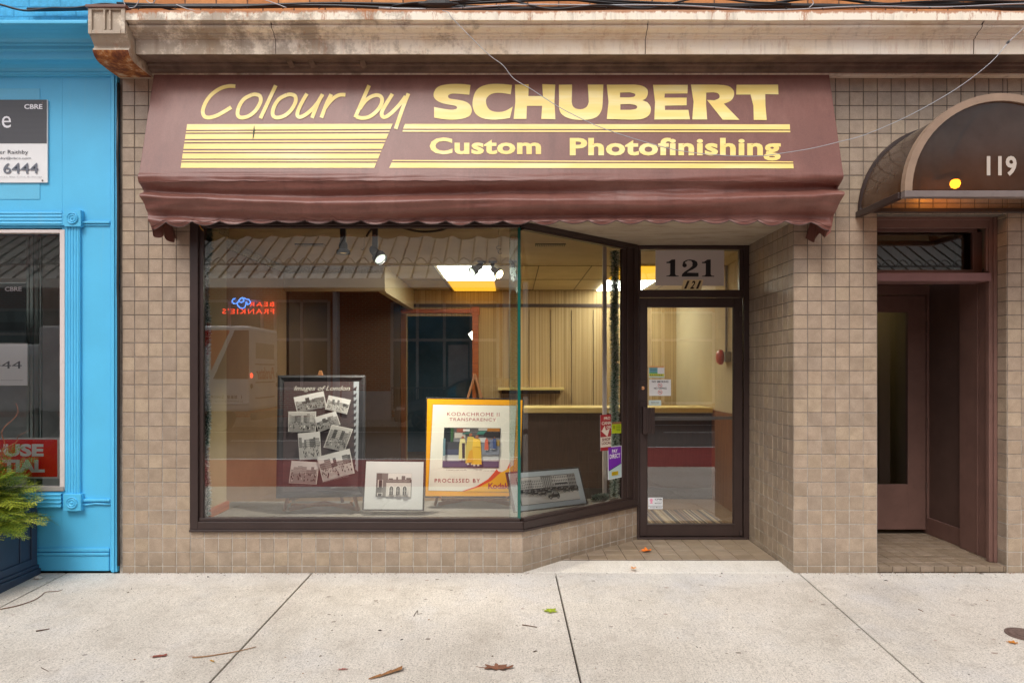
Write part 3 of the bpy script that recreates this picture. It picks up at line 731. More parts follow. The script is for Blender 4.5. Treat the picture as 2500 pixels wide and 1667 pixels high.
t = tiles((0, .017, 0), UX, UZ, FN, XP, XQ, .0, .044, XP+.02, -.06, m=t, rng=rg, cols=FC)
q = t.build('floor_tile', M['tile'], None); q.parent = o
m = MB(); m.box(2.6, 4.05, .62, .70, 2.371, 3.8); m.box(XQ-.019, 4.05, .20, .619, 2.371, 3.8); m.box(XP, XQ-.02, .31, .619, 2.80, 2.84); m.build('transom_backing', paint('dim_plaster', srgb(120, 104, 84), .9, .2, 3), shop)
# corridor behind door 119, brightened by an added, unseen amber light
m = MB(); m.lathe([(.10, 0), (.09, -.05), (.02, -.08)], (3.35, 2.3, 2.449), (0, 0, 1), 16); m.build('corridor_fill_light', emis('amber_fill_glow', (1, .74, .42), 16), shop)
m = MB(); m.box(2.6, 3.95, 3.6, 3.7, 0, 2.5); m.box(3.96, 4.05, 1.2, 3.7, 0, 2.5); m.box(2.5, 2.6, 1.31, 3.7, 0, 2.5); m.box(2.6, 3.96, 1.21, 3.6, 2.45, 2.5)
m.build('corridor_wall', paint('amber_brown_wall', srgb(132, 120, 88), .8, .1, 2), shop)
m = MB(); m.bar((3.1, 1.6, 1.05), (3.55, 2.6, .72), .05, .04); m.bar((3.0, 1.5, 1.1), (3.1, 1.6, 1.05), .05, .04); m.build('handrail', M['canopy_bar'], shop, bevel=.006)

# ------------------------------------------------------------------ shop interior (display deck, room, ceiling)
m = MB(); m.slab([(XW+.06, .092, .4), (XC, .092, .4), (XD-.12, 1.02, .4), (XD-.12, 1.1, .4), (.55, .86, .4), (XW+.0, .80, .4)], (0, 0, 1), .05)
m.build('display_deck', M['carpet'], shop)
m = MB(); m.box(XW+.0, .5, .80, .84, .0, .35); m.build('deck_riser', M['wood_brown'], shop)
m = MB(); m.box(-2.75, 2.6, 1.13, 9, -.1, .012); m.box(-2.75, 1.0, .85, 1.13, -.1, .011); m.build('shop_floor', M['carpet_brown'], shop)
m = MB()
m.box(-2.55, -2.375, .10, .45, 0, 2.75); m.build('side_wall', M['wallpaint'], shop); m = MB() 
m.box(2.43, 2.6, 1.31, 5.0, 0, 2.75); m.box(2.164, 2.43, 1.31, 1.35, 0, 2.75)
m.build('side_wall', M['wallpaint'], shop)
m = MB(); m.box(-2.75, -2.60, .45, 5.0, 0, 2.75); m.build('side_wall', M['side_panelling'], shop)
m = MB(); m.box(-2.60, -1.64, 4.9, 4.99, 0, 2.75); m.box(-2.599, -2.57, 2.71, 4.899, 0, 2.73); m.build('darkened_hall_wall', M['hall_shade'], shop)  # shade of the unlit hall put into the wall colour
m = MB()
m.box(-1.64, -1.56, 5.0, 5.1, 0, 2.75); m.box(-.52, 2.43, 5.0, 5.1, 0, 2.75); m.box(-1.56, -.52, 5.0, 5.1, 2.36, 2.75)
m.build('back_wall', M['panelling'], shop)
m = MB(); m.box(-2.6, 2.43, 4.985, 4.999, Z(750, 5.0), Z(742, 5.0))
for x in (-.05, .25, .57, .88, 1.2, 1.5, 1.85): m.box(x, x+.006, 4.992, 4.9995, .3, 2.45)
m.build('picture_rail', M['counter_front'], shop)
m = MB(); m.box(-2.75, 2.6, .13, 5.1, 2.74, 2.79); m.box(-2.75, 0, .09, .13, 2.74, 2.79)
m.build('ceiling', M['ceil'], shop)
m = MB()
for y in (2.55, 3.75, 4.97): m.box(-1.5, 2.43, y, y+.012, 2.735, 2.7395)
for x in (-.9, -.3, .3, .9, 1.5, 2.1): m.box(x, x+.010, 2.563, 4.969, 2.7355, 2.7395)
m.build('ceiling_grid', M['counter_front'], shop)
# beam hanging from the ceiling
m = MB(); m.box(-2.6, -1.45, 2.62, 2.70, 2.46, 2.7395); m.box(-1.53, -1.45, 2.7, 4.98, 2.45, 2.7395); m.build('ceiling_beam', M['wallpaint'], shop)
m = MB(); m.box(-2.598, -2.58, .46, 2.6, 2.66, 2.73); m.box(-2.374, -2.36, .12, .46, 2.66, 2.73); m.box(-2.57, -1.46, 2.60, 2.618, 2.66, 2.73)
m.build('border_strip', paint('patterned_border', srgb(150, 138, 112), .7, .5, 60, .6), shop)
m = MB()
m.box(-2.374, -2.358, .10, .466, .4, .47); m.build('baseboard', M['wood_orange'], shop); m = MB(); m.box(-2.598, -2.58, .47, .8, .4, .47)
m.build('baseboard', M['wood_orange'], shop)
# ceiling lamps: white lens and amber lens side by side
m = MB(); z = 2.734
m.box(X(1068, 2.55)+.0, X(1202, 2.55), 2.57, 3.74, z-.012, z); q1 = m.build('ceiling_lamp', M['lamp_white'], shop, label='white lit ceiling panel')
m = MB(); m.box(X(1091, 3.75), X(1206, 3.8), 3.77, 4.96, z-.012, z); m.build('ceiling_lamp', M['lamp_amber'], shop, label='amber lit ceiling panel')
m = MB(); m.box(1.25, 1.88, 2.57, 3.74, z-.012, z); m.build('ceiling_lamp', M['lamp_amber'], shop, label='amber lit ceiling panel')
m = MB(); m.box(1.25, 1.88, 3.77, 4.96, z-.012, z); m.build('ceiling_lamp', M['lamp_white'], shop, label='white lit ceiling panel')
# door casing in the back wall with corner rosettes
m = MB(); jx = X(1160, 5.0); jz = Z(760, 5.0)
m2 = MB(); m2.box(-1.64, -1.56, 4.96, 4.999, 0, jz-.04); m2.build('inner_door_jamb', M['wood_brown'], shop, bevel=.004)  # left jamb coloured browner than the casing, as the amber light misses it
for (a, b, c, d) in ((jx-.04, jx+.05, 0, jz-.04), (-1.64, jx-.04, jz-.03, jz+.03)):
    m.box(a, b, 4.96, 4.999, c, d)
m.box(jx-.055, jx+.065, 4.95, 4.998, jz-.06, jz+.06); m.lathe([(.04, 0), (.04, .01), (.02, .012)], (jx+.005, 4.95, jz), (0, -1, 0), 14)
m.build('inner_door_casing', M['wood_orange'], shop, bevel=.004)
# back room with its own small lit lamp
m = MB(); lq = P(1158, 822, 6.0); m.bar(lq+Vector((-.06, 0, .07)), lq+Vector((.05, 0, -.09)), .05, .09); m.build('back_room_lamp', emis('pale_tube', (1, .95, .75), 9), shop, bevel=.01)
m = MB(); m.bar(lq+Vector((0, 0, .09)), Vector((lq.x, 6.0, 2.739)), .02, .02); m.build('lamp_rod', M['canopy_bar'], shop)
m = MB(); m.box(-3, .5, 8.0, 8.1, 0, 2.75); m.build('back_room_wall', paint('deep_blue_wall', srgb(96, 128, 150), .8, .3, 2), shop)
m = MB(); m.box(-3, 1, 5.1, 8.1, 2.74, 2.8); m.box(-3.1, -3, 5.1, 8.1, 0, 2.8); m.box(.5, .6, 5.1, 8.1, 0, 2.8); m.build('back_room_side', M['ceil'], shop)
# wainscot on the right wall, seen through the door
m = MB(); m.box(2.405, 2.429, 1.36, 3.12, .012, 1.08); m.build('wainscot', M['wood_brown'], shop)
# ------------------------------------------------------------------ maroon awning with lettering
aw = empty('awning', (-.15, 0, 3.8), 'wide maroon fabric shop awning with yellow lettering and scalloped valance', 'awning')
AYT, AZT, AYB, AZB = -.05, 3.822, -.30, 2.99
AL0, AR0 = X(377, AYT), X(2023, AYT); AL1, AR1 = X(340, AYB), X(2058, AYB)
an = Vector((0, -(AZT-AZB), -(AYT-AYB)*-1)).normalized(); an = Vector((0, -(AZT-AZB), (AYT-AYB))).normalized()
def awp(px, py, lift=0.0): return ray(px, py, (0, AYT, AZT), an) + an*lift
def fold(u, t):
    """valance relief: u 0..1 along, t 0 top .. 1 bottom"""
    n = noise.noise(Vector((u*5, t*1.5, 2.2)))
    x = u*5.2
    T = t + .10*noise.noise(Vector((u*2.2, t*1.2, 7))) - .05*(1-u)
    T += .16*max(0, .25-u)/.25*t + .12*max(0, u-.75)/.25*(1-t)
    ph = T*12.5 + .5
    e = min(1, t*7)*min(1, max(0, 1-t)*5+.05)
    a = .025*(.75+.55*noise.noise(Vector((u*3.5, T*2.3, 1)))*2) * e
    y = a*1.7*(math.sin(ph)+.3*math.sin(2*ph+1)) + .0045*e*math.sin(1.9*ph+u*6) + .008*n*e + .008*math.exp(-((t-.19)/.03)**2)
    y += .007*noise.noise(Vector((u*9, t*13, 3)))*e + .003*noise.noise(Vector((u*40, t*22, 8)))*e
    y += .006*math.sin(26*t + 30*u)*max(0, noise.noise(Vector((u*6, 3.3, 0))))*e
    k = math.exp(-u*26) + math.exp(-(1-u)*30)
    y += .014*k*math.sin(18*t + (u if u < .5 else 1-u)*60)*min(1, t*3)
    return -y
m = MB()
# top face as a grid (slightly sagging)
NU, NV = 120, 16; g = []
for j in range(NV+1):
    t = j/NV; row = []
    for i in range(NU+1):
        u = i/NU; xa = AL0+(AR0-AL0)*u; xb = AL1+(AR1-AL1)*u
        p = Vector((xa+(xb-xa)*t, AYT+(AYB-AYT)*t, AZT+(AZB-AZT)*t))
        sag = .0035*noise.noise(Vector((u*7, t*3, 0)))*math.sin(math.pi*t)
        row.append(m.vert(p + an*(sag*.4-.0012 if j not in (0, NV) else 0)))
    g.append(row)
for j in range(NV):
    for i in range(NU): m.face([g[j][i], g[j+1][i], g[j+1][i+1], g[j][i+1]])
# side wings back to the wall
for s_, xa, xb in ((0, AL0, AL1), (1, AR0, AR1)):
    q = [m.vert((xa, AYT, AZT)), m.vert((xb, AYB, AZB)), m.vert((xa + (xb-xa)*.3, -.01, AZB-.02)), m.vert((xa, -.01, AZT-.05))]
    m.face(q if s_ == 0 else q[::-1])
top = m.build('canopy_cover', M['canvas'], aw, smooth=True)
# valance: hangs from the ridge, tucks in a little, scalloped hem
NS = 24.5; m = MB(); me_ = MB(); g = []; hem = []
NU, NV = 560, 46
def hem_drop(u):
    x = u*NS + .35; f = x - math.floor(x)
    return .038*(.78+.5*noise.noise(Vector((math.floor(x)*1.7, 0, 9))))*(abs(math.sin(math.pi*f))**.85)
for i in range(NU+1):
    u = i/NU; xb = AL1+(AR1-AL1)*u
    base = AZB - .334 - .012*abs(2*u-1)**3*2 + .006*math.sin(u*9)
    if u < .02: base -= (.02-u)*1.2
    if u > .975: base -= (u-.975)*1.6
    zb = base - hem_drop(u); col_ = []
    for j in range(NV+1):
        t = j/NV; z = AZB + (zb-AZB)*t
        y = AYB + .055*t*t + fold(u, min(1.0, (AZB-z)/.372))
        side = (2*u-1); x = xb - .055*side*(abs(side)**8)*max(0, t-.25)/.75*1.1
        if t > .93: y += .0015*math.sin(u*NS*2*math.pi)
        col_.append(m.vert((x, y, z)))
    hem.append(m.v[col_[-1]]); g.append(col_)
for i in range(NU):
    for j in range(NV): m.face([g[i][j], g[i][j+1], g[i+1][j+1], g[i+1][j]])
val = m.build('valance', M['canvas'], aw, smooth=True)
m = MB(); m.tube([(p[0], p[1]-.001, p[2]) for p in hem], .0035, 6); q = m.build('hem_binding', M['canvas_edge'], None, smooth=True); q.parent = val
# seam lines: thin stitched ridge above and below
m = MB()
for (t0) in (.19, .925):
    pts = []
    for i in range(0, NU+1, 4):
        j = round(t0*NV); p = m_ = val.data.vertices[i*(NV+1)+j].co; pts.append((p.x, p.y-.0025, p.z))
    m.tube(pts, .0022, 5)
q = m.build('stitched_seam', M['canvas'], None, smooth=True); q.parent = val
# side valance returns, their scallops seen from inside
for s_, xe in ((-1, AL1), (1, AR1)):
    m = MB(); g = []
    for i in range(31):
        u = i/30; y = AYB+.05 + (.27)*u; row = []
        zb = AZB - .40 - .055*abs(math.sin(math.pi*(u*2.1+.15)))**.8 - .02*u
        for j in range(11):
            t = j/10; zz = AZB-.02 + (zb-AZB+.02)*t
            xx = xe - s_*(.02 + .05*t + .075*u*t) + .012*math.sin(u*16+t*3)
            row.append(m.vert((xx, y, zz)))
        g.append(row)
    for i in range(30):
        for j in range(10): m.face([g[i][j], g[i][j+1], g[i+1][j+1], g[i+1][j]])
    m.build('side_valance', M['canvas'], aw, smooth=True)
# frame under the canvas
m = MB(); m.tube([(AL1+.05, AYB+.03, AZB-.02), (AR1-.05, AYB+.03, AZB-.02)], .014, 8)
for xx in (AL1+.08, -1.0, .8, AR1-.08): m.tube([(xx, AYB+.03, AZB-.02), (xx, -.005, AZB-.02)], .012, 8); m.tube([(xx, AYB+.03, AZB-.02), (xx, -.03, AZT-.06)], .012, 8)
m.build('support_frame', M['black_matte'], aw)
# lettering -------------------------------------------------
class Let:
    def __init__(s, o, sc): s.o = o; s.s = sc; s.m = MB(); s.k = 0
    def px(s, p): return (s.o[0]+p[0]/s.s, s.o[1]+p[1]/s.s)
    def P(s, p, k=0): a = s.px(p); return awp(a[0], a[1], .0016 + .00025*(s.k % 5))
    def poly(s, pts, holes=None):
        if holes:
            bm = bmesh.new(); es = []
            for loop in [pts]+holes:
                vs = [bm.verts.new((x, -y, 0)) for x, y in loop]
                es += [bm.edges.new((vs[i], vs[(i+1) % len(vs)])) for i in range(len(vs))]
            bmesh.ops.triangle_fill(bm, use_beauty=True, edges=es)
            for f in bm.faces:
                q = [(v.co.x, -v.co.y) for v in f.verts]
                ar = sum(q[i][0]*q[(i+1) % 3][1]-q[(i+1) % 3][0]*q[i][1] for i in range(3))
                if ar > 0: q = q[::-1]
                s.m.poly([s.P(p) for p in q])
            bm.free()
        else:
            bm = bmesh.new(); vs = [bm.verts.new((x, -y, 0)) for x, y in pts]
            es = [bm.edges.new((vs[i], vs[(i+1) % len(vs)])) for i in range(len(vs))]
            bmesh.ops.triangle_fill(bm, use_beauty=True, edges=es)
            for f in bm.faces:
                q = [(v.co.x, -v.co.y) for v in f.verts]
                ar = sum(q[i][0]*q[(i+1) % 3][1]-q[(i+1) % 3][0]*q[i][1] for i in range(3))
                if ar > 0: q = q[::-1]
                s.m.poly([s.P(p) for p in q])
            bm.free()
        s.k += 1
    def stroke(s, pts, wd, cap=True, smooth=True):
        if smooth and len(pts) > 2: pts = catmull(pts, 6)
        L = []; R = []
        for k, p in enumerate(pts):
            a = Vector(pts[max(k-1, 0)]); b = Vector(pts[min(k+1, len(pts)-1)]); d = (b-a).normalized(); n = Vector((-d.y, d.x))
            L.append((p[0]+n.x*wd/2, p[1]+n.y*wd/2)); R.append((p[0]-n.x*wd/2, p[1]-n.y*wd/2))
        l = [s.m.vert(s.P(p)) for p in L]; r = [s.m.vert(s.P(p)) for p in R]
        for k in range(len(l)-1): s.m.face([l[k], l[k+1], r[k+1], r[k]])
        s.k += 1
def aw_text(t, x0, y0, x1, y1, bold, name, label):
    uv, fs = text_geo(t, bold, 0, 1.06); m = MB()
    ids = [m.vert(awp(x0+(x1-x0)*a, y1+(y0-y1)*b, .0016)) for a, b in uv]
    for f in fs: m.face([ids[j] for j in f])
    return m.build(name, M['vinyl'], aw, label=label)
L = Let((300, 100), 2.94); W = 27
L.stroke([(808, 328), (760, 327), (700, 344), (640, 385), (597, 440), (575, 500), (583, 540), (615, 553), (670, 540), (722, 513), (778, 478)], W)
for dx in (0, 252):
    o_ = [(925, 390), (870, 420), (834, 475), (824, 530), (850, 553), (905, 541), (955, 500), (988, 440), (985, 400), (955, 387)]
    L.stroke([(x+dx, y) for x, y in o_]+[(925+dx, 390)], W)
L.stroke([(1098, 322), (988, 558)], W, smooth=False)
L.stroke([(1322, 382), (1285, 445), (1258, 505), (1254, 538), (1275, 549), (1315, 530), (1362, 490), (1402, 442), (1420, 410)], W)
L.stroke([(1434, 385), (1398, 455), (1358, 555)], W)
L.stroke([(1496, 386), (1460, 460), (1425, 554)], W); L.stroke([(1448, 490), (1485, 440), (1525, 405), (1560, 390), (1598, 390)], W)
L.stroke([(1768, 322), (1668, 552)], W, smooth=False)
L.stroke([(1700, 490), (1740, 435), (1785, 402), (1830, 393), (1858, 412), (1856, 455), (1820, 510), (1765, 549), (1712, 556), (1676, 546)], W)
L.stroke([(1935, 383), (1896, 445), (1862, 505), (1860, 538), (1883, 549), (1925, 522), (1985, 460), (2030, 400)], W)
L.stroke([(2050, 380), (2005, 495), (1958, 634)], W)
L.m.build('lettering', M['vinyl'], aw, label='yellow handwritten words Colour by')
L = Let((1000, 100), 2.138)
L.poly(catmull([(318, 232), (312, 283)], 1)+catmull([(270, 279), (225, 277), (203, 285), (203, 297), (215, 304), (250, 309), (290, 318), (315, 335), (325, 362), (318, 387), (300, 400), (270, 409), (225, 413), (175, 410), (128, 402)], 3)+catmull([(128, 347), (170, 355), (215, 361), (240, 358), (248, 350), (240, 341), (215, 336), (175, 328), (145, 315), (128, 297), (126, 275), (138, 250), (160, 236), (200, 228), (250, 226), (290, 228)], 3))
L.poly(catmull([(535, 232), (528, 281)], 1)+catmull([(500, 276), (460, 273), (425, 280), (403, 300), (399, 322), (408, 350), (430, 368), (465, 373), (500, 367), (538, 345)], 3)+catmull([(524, 404), (480, 411), (430, 413), (380, 405), (345, 382), (330, 345), (330, 310), (342, 270), (365, 245), (400, 231), (440, 226), (490, 227)], 3))
L.poly([(550, 230), (622, 228), (620, 290), (696, 290), (692, 228), (760, 230), (756, 320), (761, 411), (687, 409), (692, 341), (612, 341), (610, 409), (543, 409), (552, 320)])
L.poly([(779, 231), (848, 230)]+catmull([(846, 320), (852, 342), (870, 356), (900, 358), (925, 345), (935, 320)], 3)+[(930, 230), (1011, 230)]+catmull([(1008, 320), (1003, 360), (985, 392), (955, 408), (915, 414), (865, 413), (820, 402), (790, 380), (779, 350)], 3)+[(780, 300)])
L.poly([(1029, 231)]+catmull([(1175, 230), (1215, 237), (1240, 255), (1243, 280), (1232, 303), (1215, 312)], 3)+catmull([(1240, 322), (1257, 345), (1257, 375), (1240, 398), (1205, 411), (1150, 413)], 3)+[(1029, 410), (1038, 320)],
       [catmull([(1150, 271), (1172, 277), (1178, 285), (1170, 294), (1150, 297)], 3)+[(1098, 297), (1098, 272)], catmull([(1150, 332), (1178, 337), (1188, 348), (1178, 358), (1150, 362)], 3)+[(1100, 362), (1100, 333)]])
L.poly([(1270, 231), (1452, 231), (1450, 276), (1332, 277), (1330, 298), (1446, 298), (1446, 338), (1332, 340), (1333, 362), (1455, 362), (1463, 411), (1277, 412), (1281, 320)])
L.poly([(1468, 230)]+catmull([(1600, 230), (1660, 236), (1690, 260), (1692, 290), (1675, 315), (1640, 330)], 3)+[(1722, 414), (1634, 413), (1552, 310)]+catmull([(1590, 312), (1612, 303), (1618, 290), (1608, 275), (1585, 270)], 3)+[(1548, 272), (1547, 330), (1553, 412), (1475, 412), (1482, 320)])
L.poly([(1706, 231), (1923, 230), (1925, 281), (1856, 280), (1857, 340), (1864, 415), (1796, 414), (1794, 340), (1779, 282), (1704, 282)])
L.m.build('lettering', M['vinyl'], aw, label='large yellow capitals SCHUBERT')
aw_text('Custom', 1049, 336.5, 1321, 377.5, .036, 'lettering', 'yellow word Custom')
aw_text('Photofinishing', 1391, 337, 1906, 393, .036, 'lettering', 'yellow word Photofinishing')
m = MB()
def band(m, xl0, yl0, xl1, yl1, xr0, yr0, xr1, yr1):
    n = 40
    for k in range(n):
        a, b = k/n, (k+1)/n; f = lambda A, B, t: (A[0]+(B[0]-A[0])*t, A[1]+(B[1]-A[1])*t)
        q = [f((xl0, yl0), (xr0, yr0), a), f((xl1, yl1), (xr1, yr1), a), f((xl1, yl1), (xr1, yr1), b), f((xl0, yl0), (xr0, yr0), b)]
        m.poly([awp(*p, .0016) for p in q])
zz = lambda x, y: (300+x/2.94, 100+y/2.94)
def fin(lab):
    global m
    m.build('stripe', M['vinyl'], aw, label=lab); m = MB()
for (l0, l1, r0, r1) in ((600, 642, 597, 634), (651, 661, 645, 655), (671, 706, 667, 705), (718, 729, 717, 727), (740, 777, 738, 777), (789, 799, 790, 800), (810, 847, 811, 847), (857, 867, 857, 867), (876, 913, 878, 913)):
    lx = lambda y: 462 + (y-600)*(415-462)/313; rx = lambda y: 1937 + (y-597)*(1805-1937)/316
    a, b, c, d = zz(lx(l0), l0), zz(lx(l1), l1), zz(rx(r0), r0), zz(rx(r1), r1); band(m, *a, *b, *c, *d); fin('yellow stripe of the left stripe block')
band(m, 988.8, 303.4, 984, 315.3, 1928, 304.4, 1928.6, 317); fin('long yellow stripe under SCHUBERT'); band(m, 983.5, 318.3, 982.5, 322.6, 1929, 320, 1929.4, 323.8); fin('thin yellow line under SCHUBERT')
band(m, 959, 391.2, 957.5, 394.3, 1936, 394.6, 1936.3, 397.6); fin('thin yellow line under Photofinishing'); band(m, 956, 397.8, 950, 410.5, 1936.5, 400.4, 1937.5, 411.8)
m.build('stripe', M['vinyl'], aw, label='long yellow stripe along the bottom')
# a tear patched in the stripes
m = MB(); m.poly([awp(x, y, .0024) for x, y in ((621, 306), (618, 322), (617, 341), (620, 336), (622.5, 318))]); m.build('tear', paint('dark_tear', srgb(70, 78, 62), .8, .2, 20), aw)

# ------------------------------------------------------------------ rounded canopy over door 119
CX, CR, CP_, CZ = 3.306, .652, .634, 2.745
dome = empty('barrel_canopy', (CX, 0, CZ), 'brown smoked acrylic barrel canopy numbered 119 over the maroon doorway', 'canopy')
def arc(r, y, n=36, a0=0, a1=math.pi, zs=1.0): return [(CX - r*math.cos(a0+(a1-a0)*k/n), y, CZ+.02+ r*zs*math.sin(a0+(a1-a0)*k/n)) for k in range(n+1)]
m = MB(); A = arc(CR-.012, -.012); B = arc(CR-.012, -CP_)
ia = [m.vert(p) for p in A]; ib = [m.vert(p) for p in B]
for k in range(len(A)-1): m.face([ia[k], ib[k], ib[k+1], ia[k+1]])
m.build('barrel_shell', M['smoked'], dome, smooth=True)
m = MB(); c0 = m.vert((CX, -CP_-.004, CZ+.02)); ids = [m.vert(p) for p in arc(CR-.03, -CP_-.004)]
for k in range(len(ids)-1): m.face([c0, ids[k+1], ids[k]])
m.build('front_panel', M['smoked'], dome)
m = MB(); O_ = arc(CR+.004, -CP_-.022); I_ = arc(CR-.046, -CP_-.022); O2 = arc(CR+.004, -CP_+.03); I2 = arc(CR-.046, -CP_+.03)
R4 = [[m.vert(p) for p in q] for q in (O_, I_, I2, O2)]
for k in range(len(O_)-1):
    for j in range(4):
        a, b = R4[j], R4[(j+1) % 4]; m.face([a[k], b[k], b[k+1], a[k+1]])
m.build('front_arch', M['canopy_frame'], dome)
m = MB(); m.tube(arc(CR-.005, -.018), .014, 6); m.build('wall_arch', M['frame'], dome)
m = MB(); m.box(CX-CR-.004, CX+CR+.004, -CP_-.025, -CP_+.03, CZ-.025, CZ+.019); m.build('front_bar', M['canopy_bar'], dome, bevel=.004)
for sx in (-1, 1):
    m = MB(); m.box(CX+sx*CR-.02, CX+sx*CR+.02, -CP_+.032, -.004, CZ-.022, CZ+.022); m.build('side_bar', M['frame'], dome, bevel=.004)
m = MB(); m.box(CX-CR, CX+CR, -.04, -.004, CZ+.012, CZ+.045); m.build('back_bar', M['frame'], dome, bevel=.004)
q = [P(2409, 381, -CP_-.01), P(2482, 381, -CP_-.01), P(2482, 430, -CP_-.01), P(2409, 430, -CP_-.01)]
sh = Sheet(*q); sh.text('119', 0, 0, 1, 1, srgb(190, 178, 165), bold=.03); sh.build('lettering', dome, M['decal'])
m = MB(); m.tube([P(2435, 258, -CP_+.005), P(2415, 268, -CP_+.01), P(2392, 272, -CP_+.01), P(2362, 310, -CP_+.02), P(2345, 340, -CP_+.03), P(2322, 385, -CP_+.03), (X(2335, -.2), -.2, CZ+.28)], .006, 6)
m.build('cable', M['black'], dome)
# lamp inside it
lamp = empty('porch_lamp', (CX, 0, 2.95), 'glowing amber porch lamp inside the smoked canopy', 'lamp')
lx = P(2332, 446, -.22)
m = MB(); m.lathe([(.028, -.04), (.034, .01), (.03, .02)], (lx.x, -.22, lx.z+.06), (0, 0, 1), 14); m.bar((lx.x, -.22, lx.z+.07), (lx.x, -.01, lx.z+.09), .03, .03); m.build('lamp_holder', M['black_matte'], lamp)
m = MB(); m.lathe([(.008, .03), (.030, .012), (.036, -.01), (.026, -.034), (.006, -.044)], (lx.x, -.22, lx.z), (0, 0, 1), 16); m.build('bulb', M['bulb'], lamp, smooth=True)

# ------------------------------------------------------------------ blue shop next door
bs = empty('blue_shop', (-4.5, 0, 0), 'sky blue painted shopfront with fluted window casing and rosette blocks', 'building')
BX0, BX1 = -12.0, XL-.012
B_ = M['blue']
wx1, wz0, wz1 = X(152), Z(1200), Z(557)
m = MB(); m.box(wx1, BX1-.05, 0, .3, Z(1392), 3.82); m.box(BX0, wx1, 0, .3, Z(1392), wz0); m.box(BX0, wx1, 0, .3, wz1, 3.82)
m.build('wall', B_, bs, bevel=.002)
m = MB()
for k, (a, b, yy) in enumerate(((BX1-.05, BX1-.036, -.014), (BX1-.034, BX1-.014, -.03), (BX1-.012, BX1, -.02))): m.box(a, b, yy, .3, Z(1394), 3.81)
m.box(BX1-.060, BX1-.052, -.008, 0, Z(1390), 3.78)
m.build('edge_trim', B_, bs, bevel=.003)
bprof = [(.02, 4.045), (-.41, 4.037), (-.42, 4.030), (-.42, 4.008), (-.40, 4.004), (-.33, 4.012), (-.27, 4.005), (-.225, 3.992), (-.205, 3.975), (-.200, 3.960), (-.19, 3.956), (-.186, 3.93), (-.175, 3.926),
         (-.172, 3.918), (-.17, 3.868), (-.163, 3.864), (-.12, 3.868), (-.08, 3.862), (-.05, 3.848), (-.038, 3.834), (-.036, 3.822), (-.024, 3.818), (-.02, 3.806), (.02, 3.80)]
m = MB(); m.prism_x(bprof, BX0, XB0-.004); m.build('cornice', B_, bs, bevel=.003)
m = MB(); m.box(BX0, -3.0, .02, .4, 4.0, 6.2); m.build('brick_wall', M['brick_blue'], bs)
m = MB(); zb = Z(1392)
m.box(BX0, BX1-.064, -.012, 0, zb, Z(1355)); m.box(BX0, BX1-.062, -.022, 0, Z(1354), Z(1347)); m.box(BX0, BX1-.062, -.016, 0, Z(1345), Z(1337))
m.build('baseboard', B_, bs, bevel=.004)
m = MB(); m.box(X(197), X(271), -.02, 0, Z(547), Z(541)); m.box(X(197), X(270), -.012, 0, Z(552), Z(548)); m.build('rail_moulding', B_, bs, bevel=.005); m = MB(); m.box(X(197), X(271), -.02, 0, Z(1223), Z(1217))
m.build('rail_moulding', B_, bs, bevel=.005)
m = MB(); m.tube([(X(198), -.012, Z(1229)), (X(213), -.012, Z(1231)), (X(235), -.012, Z(1228)), (X(272), -.012, Z(1230))], .007, 8, ); m.build('painted_conduit', B_, bs, smooth=True)
wn = MB(); m = wn
cx0, cx1 = X(160, -.022), X(195, -.022)
m.box(cx0, cx1, -.022, 0, Z(1206), Z(553))
for k in range(5): xx = cx0+.012+(cx1-cx0-.024)*k/4; m.lathe([(.0085, Z(1205)), (.0085, Z(554))], (xx, -.020, 0), (0, 0, 1), 8)
m.box(BX0, X(156, -.03), -.022, 0, Z(550, -.02), Z(519, -.02))
for k in range(4): zz_ = Z(547)+(Z(522)-Z(547))*k/3; m.lathe([(.0085, BX0), (.0085, X(156))], (0, -.020, zz_), (1, 0, 0), 8)
m.box(BX0, X(154), -.022, 0, Z(1238), Z(1203))
for k in range(4): zz_ = Z(1235)+(Z(1206)-Z(1235))*k/3; m.lathe([(.0085, BX0), (.0085, X(154))], (0, -.020, zz_), (1, 0, 0), 8)
cas = m.build('window_casing', B_, bs)
for (px0_, py0_, px1_, py1_) in ((156.5, 513, 197, 553), (154, 1206, 197, 1247)):
    m = MB(); a, b, c, d = X(px0_, -.045), X(px1_, -.045), Z(py1_, -.045), Z(py0_, -.045); m.box(a, b, -.045, -.0, c, d)
    cc = ((a+b)/2, -.045, (c+d)/2); m.lathe([(.044, -.001), (.044, .008), (.039, .011), (.034, .004), (.030, .004), (.027, .009), (.022, .009), (.018, .003), (.008, .003), (.006, .010), (.001, .012)], cc, (0, -1, 0), 28)
    q = m.build('rosette_block', B_, None, bevel=.002); q.parent = cas
m = MB(); m.box(X(147), X(159), -.006, .06, Z(1196), Z(561)); m.box(BX0, X(147), -.006, .06, Z(569), Z(561))
fr_ = m.build('window_frame', M['offwhite'], bs, bevel=.002)
m = MB(); m.box(BX0, X(158), -.012, .06, Z(1198), Z(1187)); q = m.build('sill', M['greyframe'], None, bevel=.002); q.parent = fr_
m = MB(); m.poly([(BX0, .035, Z(1187)), (X(147), .035, Z(1187)), (X(147), .035, Z(569)), (BX0, .035, Z(569))]); q = m.build('pane', M['glass_blue'], None); q.parent = fr_
dk = paint('dim_room_wall', srgb(186, 190, 186), .9, .2, 2)
m = MB(); m.box(BX0, -3.3, 3.5, 3.6, 0, 3); m.box(-3.4, -3.3, .31, 3.5, 0, 3); m.box(BX0, -3.4, .31, 3.5, 0, .05); m.box(BX0, -3.4, .31, 3.5, 2.9, 3.0); m.box(BX0-.1, BX0, .31, 3.5, 0, 3)
m.build('room_wall', dk, bs)
m = MB()
